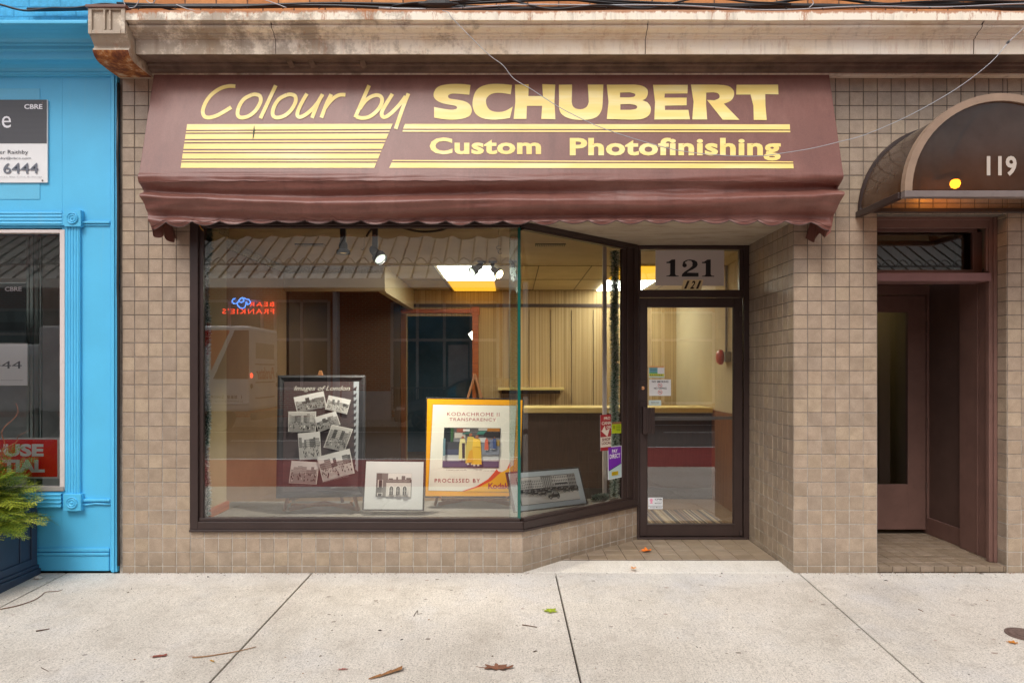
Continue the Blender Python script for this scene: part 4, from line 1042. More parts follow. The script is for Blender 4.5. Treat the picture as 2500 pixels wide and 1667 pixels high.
for (a, b, yy) in ((64, 70, .5), (73, 80, .48), (86, 93, .55), (97, 100, .5)): m.box(X(a, yy), X(b, yy), yy, yy+.02, .55, 2.7)
q = m.build('blind_stack', paint('pale_green_blind', srgb(176, 190, 182), .8, .05, 4, 0, 0), bs)

m = MB(); m.box(BX0, X(98), -.004, -.0005, Z(487), Z(217)); m.build('painted_patch', blue('faded_blue_patch', (.13, .50, .74, 1)), bs, bevel=.001)
# signs on the blue shop
def board(name, label, cat, y, px, py, px2, py2, t=.012, mat=None, n=(0, -1, 0), group=None):
    o = empty(name, P(px, py2, y), label, cat, group)
    q = [P(px, py, y), P(px2, py, y), P(px2, py2, y), P(px, py2, y)]
    m = MB(); m.slab(q, n, t); m.build('board', mat or M['white'], o, bevel=.0015); return o, Sheet(*q)
DG = srgb(88, 88, 92); WH = srgb(232, 230, 234)
o, sh = board('lease_sign', 'grey and white agent sign with 6444 screwed above the blue shop window', 'sign', -.016, -250, 244, 116, 446)
uu = lambda px: (px+250)/366; vv = lambda py: (py-244)/202
sh.rect(0, 0, .996, vv(351), DG)
sh.same([[(0, vv(y)), (.995, vv(y)), (.995, vv(y+.9)), (0, vv(y+.9))] for y in [246+3.0*k for k in range(34)]], srgb(72, 72, 77))
sh.text('CBRE', uu(59.5), vv(255), uu(104), vv(267), WH, bold=.03); sh.text('For Lea', uu(-140), vv(277), uu(-20), vv(313), WH); sh.text('se', uu(-16), vv(284), uu(27.5), vv(313), WH)
sh.text('Peter Raithby', uu(-22), vv(367), uu(69), vv(379.5), srgb(70, 70, 76)); sh.text('peter.raithby@cbre.com', uu(-52), vv(383.5), uu(76.5), vv(391), srgb(100, 100, 106))
sh.text('519 438', uu(-180), vv(398.5), uu(-16), vv(424.5), srgb(108, 112, 122)); sh.text('6444', uu(9), vv(398.5), uu(95), vv(424.5), srgb(108, 112, 122), bold=.008); sh.text('Sales Representative **Broker | CBRE Limited, Real Estate Brokerage', uu(-150), vv(430.5), uu(104), vv(434.5), srgb(160, 160, 165))
sh.build('print', o)
for (a, b) in ((104, 251.5), (103.5, 441)):
    m = MB(); m.lathe([(.008, 0), (.006, .003), (.001, .004)], P(a, b, -.017), (0, -1, 0), 8); m.build('screw', M['canopy_bar'], o)
o, sh = board('agent_poster', 'dark green CBRE agent poster hung inside the blue shop window', 'poster', .042, -250, 690, 64, 836, .004, paint('dark_green_card', srgb(44, 62, 64), .4, .1, 3, 0, 0))
sh.rect(0, 0, .998, .012, srgb(200, 215, 212)); sh.text('CBRE', (12+250)/314, .07, (53+250)/314, .144, WH, bold=.03); sh.rect(0, .66, .995, .8, srgb(28, 44, 46)); sh.build('print', o)
o, sh = board('phone_poster', 'white poster reading 6444 inside the blue shop window, under the CBRE one', 'poster', .042, -250, 838, 67, 941, .004)
sh.text('438 6444', 110/317, .42, (53+250)/317, .60, srgb(58, 62, 70), bold=0.0); sh.text('Limited, Real Estate Brokerage', (-18+250)/317, .86, (56+250)/317, .885, srgb(120, 124, 128)); sh.build('print', o)
o, sh = board('sale_sign', 'bright red MULTI-USE POTENTIAL sign low inside the blue shop window', 'sign', .042, -260, 1068, 146, 1168, .006)
RD = srgb(250, 30, 34); s0 = lambda px: (px+260)/406
sh.rect(.0, .045, s0(140), .955, RD); W2 = srgb(250, 248, 250); sh.text('MULTI', s0(-226), .15, s0(-22), .46, W2, bold=.05); sh.rect(s0(-14), .29, s0(3), .34, W2); sh.text('USE', s0(9), .15, s0(107), .46, W2, bold=.05); sh.text('POTEN', s0(-200), .535, s0(0), .845, W2, bold=.05); sh.text('TIAL', s0(6), .535, s0(110), .845, W2, bold=.05); sh.build('print', o)
# ------------------------------------------------------------------ across the street (seen mirrored in the panes)
YB = -20.5
def RP(px, py, y):
    """photo pixel of a thing mirrored in the front pane -> its real place at depth y (y<0)"""
    d = 5.4 - y
    return Vector(((px-1250)/F*d, y, CAMZ + (905-py)/F*d))
rx = lambda px, y=YB: RP(px, 905, y).x
rz = lambda py, y=YB: RP(0, py, y).z
ob_ = empty('opposite_building', (0, YB-2, -.16), 'long brick shop building across the street with a metal canopy roof, mirrored in the window', 'building')
m = MB(); m.box(-34, 30, YB-6, YB, -.16, 9); m.build('wall', M['brick_red'], ob_)
# openings (dark glass with pale frames) in front of the wall
def storefront(x0, x1, z0, z1, mull, rails):
    m = MB(); m.box(x0, x1, YB+.002, YB+.03, z0, z1); g = m.build('shop_window', paint('dim_glass', srgb(52, 62, 62), .15, .3, 1, 0, 0, spec=1.0), ob_)
    m = MB(); b = .05
    for x in [x0, x1]+mull: m.box(x-b, x+b, YB+.031, YB+.09, z0, z1)
    for z in [z0, z1]+rails:
        xs = sorted([x0, x1]+mull)
        for p, q in zip(xs, xs[1:]): m.box(p+b+.001, q-b-.001, YB+.031, YB+.09, z-b, z+b)
    q = m.build('frame', M['offwhite'], None); q.parent = g
storefront(rx(672), rx(803), .9, rz(735), [rx(737)], [rz(829)])
storefront(rx(957), rx(1215), .1, rz(738), [rx(1019), rx(1085), rx(1150)], [rz(830)])
storefront(rx(480), rx(640), .9, rz(735), [rx(560)], [rz(829)])
storefront(-22, -13, .9, 3.8, [-19, -16], [2.9]); storefront(2.0, 8, .2, 3.8, [4, 6], [2.7]); storefront(10, 16, .2, 3.8, [12, 14], [2.7]); storefront(-33, -25, .9, 3.8, [-30, -27], [2.9])
m = MB(); m.box(rx(1095), rx(1143), YB+.091, YB+.12, .02, rz(842)); m.build('door', M['offwhite'], ob_)
for x in [rx(px, -18.3) for px in (820, 480, 1235)]+[-14, -20, -26, 5, 10, 15]:
    m = MB(); m.lathe([(.12, -.1), (.12, 4.2)], (x, -18.3, 0), (0, 0, 1), 10); m.build('canopy_post', M['offwhite'], ob_)
# sloping metal roof over the pavement with standing seams
ye, ze = -17.4, 4.55; yr_, zr = -21.6, 7.2
m = MB(); m.slab([(-34, ye, ze), (30, ye, ze), (30, yr_, zr), (-34, yr_, zr)], (0, .5, .8), .06)
rf = m.build('canopy_roof', paint('pale_metal_roof', srgb(205, 200, 188), .5, .08, 1, .2, 0), ob_)
m = MB(); x = -34.0
while x < 30: m.bar((x, ye+.02, ze+.015), (x, yr_, zr+.015), .028, .05, up=(0, 0, 1)); x += .48
q = m.build('seam', paint('dark_seam', srgb(98, 92, 84), .6, .1, 2, 0, 0), None); q.parent = rf
m = MB(); x = -34.0
while x < 30:
    m.tube([(x + .48*t/6, ye-.55+.0, ze+.34+.20+ .22*math.sin(math.pi*t/6)) for t in range(7)], .022, 5, cap=False); x += .48
m.box(-34, 30, ye-.62, ye-.58, ze+.52, ze+.58)
q = m.build('snow_guard', M['greyframe'], None); q.parent = rf
m = MB(); m.box(-34, 30, ye-.10, ye+.06, ze-.30, ze-.0); m.build('fascia', paint('white_fascia', srgb(240, 234, 220), .6, .05, 1, .2, 0), ob_)
# low wall + railing in front of the shops
lw = MB(); lw.box(rx(835, -19.2), rx(955, -19.2), -19.3, -19.1, -.16, rz(955, -19.2)); o = lw.build('low_wall', M['offwhite']); tag(o, 'pale low wall in front of the brick shop across the street', 'wall')
rl = empty('railing', (rx(1050), -19.2, -.16), 'thin metal railing along the shops across the street', 'railing')
m = MB(); a, b = rx(955, -19.2), rx(1290, -19.2)
m.tube([(a, -19.2, .95), (b, -19.2, .95)], .025, 6); m.tube([(a, -19.2, .05), (b, -19.2, .05)], .02, 6)
m.build('rail', M['canopy_bar'], rl)
m = MB(); x = a
while x < b: m.tube([(x, -19.2, .05), (x, -19.2, .95)], .010, 5); x += .13
m.build('balusters', M['canopy_bar'], rl)
# neon sign
ne = empty('neon_sign', RP(600, 770, YB+.3), 'red and blue neon shop sign reading BEAR & FRANKIE\'S across the street', 'sign')
def far_text(t, px0, py0, px1, py1, y, mat, name, parent, bold=0):
    # facing +y: left of the word is at the larger x, so the pane shows it mirrored
    uv, fs = text_geo(t, bold, 0, 1.25); a = RP(px0, py0, y); b = RP(px1, py1, y); m = MB()
    ids = [m.vert((b.x+(a.x-b.x)*u, y, b.z+(a.z-b.z)*v)) for u, v in uv]
    for f in fs: m.face([ids[j] for j in f])
    return m.build(name, mat, parent)
far_text('BEAR', 607, 737, 668, 748, YB+.3, M['neon_red'], 'neon_letters', ne, .012)
far_text("FRANKIE'S", 541, 753, 668, 766, YB+.3, M['neon_red'], 'neon_letters', ne, .012)
m = MB()
pts = [(566, 735), (569, 729), (576, 731), (572, 739), (566, 735)]
sw = [(573, 728), (567, 731), (566, 738), (573, 741), (580, 737), (583, 731), (590, 727), (594, 733), (588, 738), (582, 733), (589, 727), (598, 729), (607, 732), (609, 739), (603, 743), (600, 737), (598, 745), (594, 751), (585, 751), (579, 745), (577, 739)]
m.tube([RP(x_, y_, YB+.3) for x_, y_ in catmull(sw, 5)], .022, 6); m.build('neon_flourish', M['neon_blue'], ne)
# courier truck parked on the far side
tr = empty('box_truck', (-9.5, -15.3, -.32), 'white courier box truck with orange and dark red side stripes, mirrored in the window', 'truck')
TW = paint('white_truck_paint', (.86, .84, .80, 1), .35, .04, 2, .1, 0)
tx1, ty0, ty1, tz0, tz1 = -7.3, -14.1, -16.5, .42, 2.80
m = MB(); m.slab([(-13.2, ty1, tz1), (tx1, ty1, tz1), (tx1, ty0, tz1), (-13.2, ty0, tz1)][::-1], (0, 0, 1), tz1-tz0); m.build('cargo_body', TW, tr, bevel=.09)
m = MB(); m.prism_x([(ty1+.1, .4), (ty1+.1, 2.0), (ty1+.3, 2.3), (ty0-.3, 2.3), (ty0-.1, 2.0), (ty0-.1, .4)], -14.6, -13.22); m.build('cab', TW, tr, bevel=.08)
m = MB(); m.box(tx1+.002, tx1+.012, ty1+.35, ty0-.35, .62, 2.5); dr_ = m.build('rear_door', TW, tr, bevel=.005)
m = MB(); m.box(tx1+.013, tx1+.022, ty1+.45, ty0-.45, 1.9, 2.35); q = m.build('panel_window', M['greyframe'], None); q.parent = dr_
m = MB()
for z in (1.72, 1.2, .75): m.box(tx1+.013, tx1+.03, ty1+.42, ty0-.42, z, z+.035)
q = m.build('panel_rib', M['canopy_bar'], None); q.parent = dr_
def side_poly(pts, c, k=0):
    m = MB(); m.color(c); m.poly([RP(px, py, ty0+.004+.002*k) for px, py in pts]); return m
for k, (pts, c) in enumerate((([(512, 806), (560, 806), (513, 905)], srgb(240, 110, 50)), ([(571, 806), (606, 806), (606, 925), (518, 925)], srgb(120, 62, 68)), ([(430, 806), (512, 806), (512, 830), (430, 930)], srgb(210, 70, 50)))):
    side_poly([(a, b) for a, b in pts], c, k).build('stripe_decal', M['decal'], tr)
m = MB(); uv, fs = text_geo('Purolator', .02, .3)
ids = [m.vert((tx1+.03, ty0-.45 - 1.5*(1-u), 1.30+.36*v)) for u, v in uv]
for f in fs: m.face([ids[j] for j in f])
m.build('lettering', paint('red_ink', srgb(190, 40, 45), .5, 0, 1, 0, 0), tr)
INK = paint('grey_ink', srgb(90, 70, 66), .5, 0, 1, 0, 0)
far_text('1 888 SHIP-123', 480, 965, 589, 973, ty0+.006, INK, 'lettering', tr, .02)
far_text('purolator.com', 488, 977, 590, 985, ty0+.006, INK, 'lettering', tr, .02)
for (yy, z, c) in ((ty0-.13, 1.42, M['red_led']), (ty0-.13, 1.12, M['black']), (ty1+.13, 1.42, M['black']), (ty1+.13, 1.12, M['black'])):
    m = MB(); m.lathe([(.07, 0), (.07, .02), (.04, .035)], (tx1+.002, yy, z), (1, 0, 0), 14); m.build('tail_lamp', c, tr)
m = MB(); m.box(tx1+.0, tx1+.18, ty1+.05, ty0-.05, .18, .36); m.build('bumper', M['black_matte'], tr, bevel=.02)
m = MB(); m.box(-13.1, tx1-.02, ty0-.02, ty0+.05, .60, .68); m.build('side_rail', TW, tr, bevel=.02)
for x in (-9.0, -13.2):
    for y in (ty0-.32, ty1+.05):
        m = MB(); m.lathe([(.40, 0), (.42, .05), (.42, .22), (.40, .27)], (x, y, .10), (0, 1, 0), 24); wh = m.build('wheel', M['black'], tr, smooth=False)
        m = MB(); m.lathe([(.24, .272), (.22, .25), (.10, .25), (.08, .285)], (x, y, .10), (0, 1, 0), 18); q = m.build('rim', M['canopy_bar'], None); q.parent = wh
# dark SUV
cr = empty('parked_car', (-1.5, -16.9, -.32), 'dark grey parked SUV mirrored in the display window', 'car')
CPaint = paint('dark_car_paint', (.05, .05, .055, 1), .12, .1, 2, 0, 0, spec=1.0)
x0c = rx(962, -16.2)
body = [(0, .30), (.02, .62), (.10, .78), (.55, .93), (1.05, 1.02), (4.45, 1.05), (4.58, .9), (4.62, .45), (4.5, .26), (4.15, .24), (3.9, .55), (3.5, .62), (3.1, .5), (2.95, .22), (1.40, .22), (1.25, .5), (.9, .62), (.5, .55), (.3, .26)]
def car_prism(prof, ya, yb, inset=0):
    m = MB(); i = len(m.v); k = len(prof)
    for y in (ya, yb):
        for (x, z) in prof: m.v.append((x0c+x, y, z-.32+.02))
    for j in range(k): m.face([i+j, i+(j+1) % k, i+k+(j+1) % k, i+k+j])
    m.face([i+j for j in reversed(range(k))]); m.face([i+k+j for j in range(k)]); return m
car_prism(body, -16.1, -17.9).build('body', CPaint, cr, bevel=.05)
car_prism([(1.1, 1.02), (1.95, 1.52), (2.4, 1.62), (3.8, 1.60), (4.4, 1.05)], -16.22, -17.78).build('cabin', CPaint, cr, bevel=.05)
car_prism([(1.35, 1.06), (2.02, 1.48), (2.45, 1.555), (3.7, 1.54), (4.15, 1.08)], -16.205, -16.215).build('side_window', M['glass_far'], cr)
car_prism([(2.0, 1.585), (2.4, 1.645), (3.85, 1.625)], -16.23, -16.27).build('roof_rail', M['canopy_bar'], cr)
for x in (.88, 3.52):
    for y in (-16.35, -17.9):
        m = MB(); m.lathe([(.33, 0), (.35, .04), (.35, .19), (.33, .23)], (x0c+x, y, .04), (0, 1, 0), 26); wh = m.build('wheel', M['black'], cr)
        m = MB()
        for k in range(5):
            a = 2*math.pi*k/5; u = Vector((math.cos(a), 0, math.sin(a))); c = Vector((x0c+x, y+.235, .04)); m.bar(c, c+u*.25, .02, .055, up=u.cross(Vector((0, 1, 0))))
        m.lathe([(.265, .225), (.265, .24), (.245, .24), (.245, .225)], (x0c+x, y, .04), (0, 1, 0), 26)
        q = m.build('rim', M['canopy_bar'], None); q.parent = wh
m = MB(); m.box(x0c+.08, x0c+.34, -16.32, -16.085, .34, .44); m.build('headlight', M['offwhite'], cr, bevel=.03)
m = MB(); m.box(x0c+1.45, x0c+1.62, -16.1, -15.92, .74, .88); m.build('mirror', CPaint, cr, bevel=.03)
# a hydro post + two people-free street things: cone
cn = empty('traffic_cone', (3.75, -13.2, -.32), 'orange traffic cone on the road mirrored in the door glass', 'traffic cone')
m = MB(); m.lathe([(.16, .03), (.15, .06), (.03, .72), (.02, .73)], (3.75, -13.2, -.32), (0, 0, 1), 16); m.build('cone', paint('orange_plastic', srgb(235, 90, 30), .5, .05, 2, 0, 0), cn)
m = MB(); m.box(3.55, 3.95, -13.4, -13.0, -.315, -.285); m.build('cone_base', M['black'], cn, bevel=.01)
# ------------------------------------------------------------------ counter, shelf, fittings inside the shop
ct = empty('service_counter', (.8, 3.4, .012), 'long shop counter with a pale top and dark brown front', 'counter')
zc = Z(988, 3.55); yf = 3.05
m = MB(); m.box(-.3, 2.404, yf-.03, 3.6, Z(1008, yf-.03), Z(995, yf-.03)); m.build('counter_edge', M['counter_top'], ct, bevel=.004)
m = MB(); m.box(-.3, 2.404, yf+.02, 3.58, .012, Z(1009, yf-.03)-.002); m.build('counter_front', M['counter_front'], ct)
m = MB(); m.box(-.3, 2.404, yf+.0, yf+.019, .012, .14); m.build('kickboard', M['black_matte'], ct)
sf = MB(); sf.box(X(1216, 4.8), X(1377, 4.8), 4.74, 4.979, Z(952, 4.8), Z(946, 4.8)); sh_ = empty('wall_shelf', (0, 4.9, 1.1), 'narrow pale wooden shelf on the panelled back wall', 'shelf')
sf.build('shelf_board', M['counter_top'], sh_, bevel=.003)
m = MB(); m.bar((X(1216, 4.8)+.05, 4.9, Z(952, 4.8)-.03), (X(1377, 4.8)-.05, 4.9, Z(952, 4.8)-.03), .02, .05); m.build('bracket', M['counter_front'], sh_)
# door mat
m = MB(); mt = Sheet((X(1565, 2.35), 2.35, .022), (X(1719, 2.35), 2.35, .022), (X(1752, 1.45), 1.45, .022), (X(1540, 1.45), 1.45, .022))
dm = empty('door_mat', (1.9, 1.9, .012), 'striped brown and cream door mat inside the glass door', 'mat')
m = MB(); xa, xb = X(1570, 1.45), X(1719, 2.35); m.box(xa, xb, 1.42, 2.35, .0125, .021); m.build('mat_base', M['black_matte'], dm)
m = MB(); x = xa+.005; r_ = random.Random(4)
cc = [srgb(200, 180, 140), srgb(70, 52, 42), srgb(150, 120, 84), srgb(48, 38, 34), srgb(178, 160, 128), srgb(96, 70, 50)]
while x < xb-.02:
    w_ = r_.uniform(.008, .024); m.color(cc[r_.randrange(6)]); m.poly([(x, 1.43, .0225), (x+w_, 1.43, .0225), (x+w_, 2.34, .0225), (x, 2.34, .0225)]); x += w_
m.build('mat_stripes', M['decal'], dm)
# fire bell, conduit
fb = empty('fire_bell', (2.42, 2.2, 1.7), 'small red fire bell with grey box on the beige side wall inside', 'alarm bell')
def side(px, py, xw): d = xw*F/(px-1250); return Vector((xw, d-5.4, CAMZ+(905-py)/F*d))
a = side(1771, 872, 2.40)
m = MB(); m.box(2.36, 2.428, a.y-.12, a.y+.12, a.z-.05, a.z+.06); m.build('back_box', M['greyframe'], fb, bevel=.004)
m = MB(); m.lathe([(.085, 0), (.085, .03), (.06, .055), (.01, .065)], (2.36, a.y, a.z), (-1, 0, 0), 20); m.build('gong', paint('bell_red', srgb(190, 40, 25), .3, .05, 3, 0, 0), fb, smooth=True)
m = MB(); m.tube([(2.41, a.y, a.z+.06), (2.41, a.y, 2.73)], .014, 8); m.build('conduit', M['greyframe'], fb)
# ceiling vents
for (a, b, py, lab) in ((724, 793, 598, 'dark slotted ceiling vent left of the track lights'), (1306, 1380, 598, 'dark slotted ceiling vent beyond the glass corner')):
    y = 1.17*F/(905-py) - 5.4 + 0.1; o = empty('ceiling_vent', (X((a+b)/2, y), y, 2.74), lab, 'vent', 'vents in the display ceiling')
    m = MB(); xa, xb = X(a, y), X(b, y); m.box(xa, xb, y-.06, y+.06, 2.732, 2.739); m.build('backing', M['black'], o)
    m = MB(); n = 17
    for k in range(n+1): xx = xa + (xb-xa)*k/n; m.box(xx-.003, xx+.003, y-.055, y+.055, 2.727, 2.7318)
    m.build('slats', M['ceil'], o)
# track spots
SPOT = [((838, 567), (838, 598), (838, 620), .14, 0, 'black ceiling spotlight pointing straight down in the display window'),
        ((916, 583), (912, 610), (930, 634), .14, 1, 'black ceiling spotlight tilted right with a pale lit lens'),
        ((1176, 640), (1172, 650), (1152, 664), 2.25, 1, 'grey spotlight hanging in front of the white ceiling panel'),
        ((1203, 648), (1205, 658), (1220, 670), 2.25, 2, 'spotlight with a glaring warm lamp next to the white ceiling panel'),
        ((1252, 645), (1250, 664), (1262, 682), 2.25, 0, 'dark spotlight seen through the green glass joint')]
for (t0, a0, b0, y, lit, lab) in SPOT:
    A, B = P(*a0, y), P(*b0, y-.06 if lit else y); T = P(*t0, y); T.z = 2.739
    o = empty('spotlight', tuple(T), lab, 'spotlight', 'spotlights in the display window')
    d = (B-A).normalized(); Lg = (B-A).length
    m = MB(); m.box(T.x-.02, T.x+.02, y-.02, y+.02, A.z+.02, 2.738); m.box(T.x-.045, T.x+.045, y-.03, y+.03, 2.725, 2.739)
    m.build('stem', M['black_matte'], o)
    m = MB(); m.lathe([(.028, -.02), (.034, 0), (.034, Lg*.45), (.052, Lg*.62), (.054, Lg), (.049, Lg), (.047, Lg-.02)], A, d, 20)
    hd = m.build('lamp_head', M['black_matte'] if lit < 2 else M['canopy_bar'], o)
    m = MB(); m.lathe([(.046, Lg-.021), (.044, Lg-.012), (.002, Lg-.010)], A, d, 16)
    q = m.build('lens', [emis('dim_amber_lens', (1, .6, .2), .8) if y < 1 else M['ceil'], emis('pale_lens', (.9, 1, .8), 1.3), M['spot_lit']][lit], None); q.parent = hd
    if lit or y < 1:      # the lamp's own beam
        ld = bpy.data.lights.new('spot_beam', 'SPOT'); lo = bpy.data.objects.new('spot_beam', ld); COL.objects.link(lo)
        ld.energy = 125 if y < 1 else 40; ld.spot_size = rad(95 if y < 1 else 140); ld.spot_blend = .8; ld.shadow_soft_size = .04; ld.color = (1, .93, .80)
        lo.parent = hd; lo.location = A + d*(Lg+.01); lo.rotation_euler = (-Vector((d.x*.5, .22, d.z))).to_track_quat('Z', 'Y').to_euler()
cb = MB(); cb.tube([P(*p, .35) for p in catmull([(895, 578), (905, 562), (925, 551), (958, 549), (985, 557), (1030, 566), (1075, 562), (1105, 550)], 6)], .009, 8)
tag(cb.build('ceiling_cable', M['black'], smooth=True), 'thick black cable looping below the display ceiling', 'cable')
m = MB(); hp = [(1222, 601), (1214, 602), (1214, 608), (1224, 608), (1216, 613), (1219, 619), (1226, 618)]; m.tube([P(*p, .5) for p in catmull(hp, 4)], .003, 5); m.tube([P(1218, 603, .5), Vector((P(1218, 603, .5).x, .5, 2.738))], .0012, 4)
tag(m.build('hook', M['black'], smooth=True), 'black wire hook hanging before the amber reflection on the ceiling', 'hook', 'ceiling hooks')
m = MB(); m.tube([P(*p, .6) for p in ((889, 605), (884, 611), (881, 608))], .003, 5); m.tube([P(889, 604, .6), Vector((P(889, 604, .6).x, .6, 2.738))], .0012, 4)
tag(m.build('hook', M['black'], smooth=True), 'tiny wire hook beside the tilted black spotlight', 'hook', 'ceiling hooks')

# ------------------------------------------------------------------ framed pictures
def frame_ring(m, q, w_, n, t, lift=0.0):
    """mitred frame bars inside quad q (TL,TR,BR,BL), width w_, from +lift to -t along n"""
    q = [Vector(p) for p in q]; c = sum(q, Vector())/4; i = []
    for k in range(4):
        e1 = (q[(k+1) % 4]-q[k]).normalized(); e2 = (q[(k-1) % 4]-q[k]).normalized(); s_ = e1.cross(e2).length
        i.append(q[k] + (e1+e2)*(w_/s_))
    n = Vector(n)
    V4 = [[m.vert(p) for p in (a, a+n*lift, a+(b-a)*.5+n*(lift+w_*.18), b+n*lift*.6, b-n*t*.3)] for a, b in zip([p-n*t for p in q], i)] if False else \
         [[m.vert(p) for p in (q[k]-n*t, q[k]+n*lift, q[k]+(i[k]-q[k])*.35+n*(lift+w_*.10), q[k]+(i[k]-q[k])*.7+n*(lift-w_*.06), i[k]+n*(lift-w_*.15), i[k]-n*t*.5)] for k in range(4)]
    for k in range(4):
        a, b = V4[k], V4[(k+1) % 4]
        for j in range(5): m.face([a[j], b[j], b[j+1], a[j+1]])
    return i
def pic(name, label, cat, px, p0, n, fw, t, fmat, back=None, group=None):
    n = Vector(n).normalized(); q = [ray(x, y, p0, n) for x, y in px]
    o = empty(name, tuple((q[2]+q[3])/2), label, cat, group)
    m = MB(); inner = frame_ring(m, q, fw, n, t); m.build('frame', fmat, o)
    m = MB(); m.slab([p-n*.003 for p in inner], n, t-.004); m.build('backing', M['black_matte'], o)
    return o, inner, n, q
G = lambda v: srgb(min(245, v*1.12), min(243, v*1.105), min(238, v*1.07))
def bw_scene(sh, u0, v0, u1, v1, rng, kind=0, warm=1.0, quad=None):
    """small black-and-white street photograph: pale sky, blocks with windows, crowd, road"""
    if quad:
        Q = [Vector((*p, 0)) for p in quad]; mp = lambda a, b: tuple((Q[0].lerp(Q[1], a)).lerp(Q[3].lerp(Q[2], a), b))[:2]
    else: mp = lambda a, b: (u0+(u1-u0)*a, v0+(v1-v0)*b)
    R = lambda a, b, c, d, g: sh.poly([mp(a, b), mp(c, b), mp(c, d), mp(a, d)], G(g))
    R(-.03, -.03, 1.03, 1.03, 215); R(0, 0, 1, 1, 225 if kind != 2 else 190)
    hz = .55
    tops = []
    x = 0.0
    cols = []
    while x < 1:
        w_ = rng.uniform(.08, .2); h = rng.uniform(.12, .38) if kind != 2 else rng.uniform(.02, .2); x2 = min(1, x+w_); g = rng.randrange(90, 200)
        cols.append((x, x2, h, g)); x = x2
    sh.m.color(G(100))
    for (a, b, h, g) in cols: sh.m.color(G(g)); sh.m.poly([sh.at(*mp(*p)) for p in reversed([(a, h), (b, h), (b, hz), (a, hz)])])
    sh.k += 1
    for (a, b, h, g) in cols:
        n = max(1, int((b-a)/.035)); r = int((hz-h)/.07); sh.m.color(G(max(20, g-80)))
        for i in range(n):
            for j in range(r):
                ca = a+(b-a)*(i+.25)/n; cb_ = a+(b-a)*(i+.75)/n; ya = h+(hz-h)*(j+.25)/r; yb = h+(hz-h)*(j+.75)/r
                sh.m.poly([sh.at(*mp(*p)) for p in reversed([(ca, ya), (cb_, ya), (cb_, yb), (ca, yb)])])
    sh.k += 1
    R(0, hz, 1, 1, 150 if kind != 1 else 190)
    for k in range(46):
        x = rng.uniform(0, .96); y = hz - .05 + rng.random()**1.4*.36; s_ = (.02+.05*(y-hz+.05)); g = rng.choice([20, 30, 45, 60, 90, 210])
        sh.m.color(G(g)); sh.m.poly([sh.at(*mp(*p)) for p in reversed([(x, y), (min(1, x+s_), y), (min(1, x+s_), min(1, y+s_*2.4)), (x, min(1, y+s_*2.4))])]); sh.k += (1 if k % 4 == 0 else 0)
rp = random.Random(21)

# tall poster Images of London on an easel
def easel(label, apex, fl, fr, p_y, back, trayz, extra=None):
    o = empty('easel', (X((fl[0]+fr[0])/2, p_y), p_y+.1, .4), label, 'easel', 'wooden easels in the display window')
    A = P(*apex, p_y+.17)
    for f in (fl, fr):
        B = P(*f, p_y+.055); B.z = .401+.01
        m = MB(); m.bar(B, A, .022, .03, up=(0, 1, 0)); m.build('leg', M['wood_easel'], o, bevel=.003)
    Bk = Vector((A.x+back, p_y+.42, .412)); m = MB(); m.bar(Bk, A, .022, .022); m.build('leg', M['wood_easel'], o, bevel=.003)
    l, r = P(*fl, p_y-.02), P(*fr, p_y-.02); zt_ = .475
    m = MB(); m.bar((l.x+.05, p_y+.005, trayz-.012), (r.x-.05, p_y+.005, trayz-.012), .03, .02); m.build('tray', M['wood_easel'], o, bevel=.003)
    m = MB(); m.bar((l.x+.02, p_y+.05, .425), ((l.x+r.x)/2, p_y+.07, .475), .012, .03); m.bar(((l.x+r.x)/2, p_y+.07, .475), (r.x-.02, p_y+.05, .425), .012, .03); m.build('stretcher', M['wood_easel'], o)
    for xx in (l.x+.05, r.x-.05):
        m = MB(); m.lathe([(.008, -.0), (.008, .06)], (xx, p_y-.01, trayz+.02), (0, -1, 0), 8); m.build('peg', M['wood_easel'], o)
    return o
easel('wooden easel under the dark collage poster', (783, 905), (694, 1251), (875, 1243), .27, .12, .482)
o, inn, n, q = pic('framed_poster', 'tall dark framed collage poster Images of London on an easel', 'poster', [(678, 916), (892, 916), (889, 1212), (674, 1216)], (0, .262, .52), (0, -1, .12), .052, .03, M['black_matte'])
sh = Sheet(*inn); sh.rect(0, 0, 1, 1, srgb(84, 72, 72)); sh.lift = .0004
pu = lambda x, y: ((x-918)/(1586-918), (y-207)/(1175-207))
sh.poly([pu(1538, 207), pu(1586, 207), pu(1586, 1010), pu(1562, 990), pu(1550, 760), pu(1545, 500)], srgb(172, 178, 182))
sh.same([[pu(1568, 250+58*k), pu(1520, 282+58*k), pu(1560, 292+58*k)] for k in range(13)], srgb(66, 62, 66))
sh.text('Images of London', 0, 0, 1, 1, srgb(222, 218, 205), bold=.004, shear=.35, quad=[pu(1008, 246), pu(1508, 246), pu(1508, 300), pu(1008, 300)])
for k, qd in enumerate(([(1014, 350), (1265, 298), (1295, 435), (1045, 478)], [(1325, 335), (1512, 375), (1480, 498), (1295, 455)], [(974, 480), (1206, 480), (1204, 650), (974, 648)], [(1206, 530), (1385, 478), (1425, 592), (1240, 655)], [(1062, 675), (1247, 660), (1262, 885), (1080, 895)],
                        [(1362, 600), (1540, 640), (1470, 830), (1294, 790)], [(1015, 912), (1248, 928), (1226, 1110), (994, 1095)], [(1242, 882), (1515, 815), (1560, 1020), (1296, 1088)])):
    bw_scene(sh, 0, 0, 1, 1, rp, k % 3, quad=[pu(*p) for p in qd])
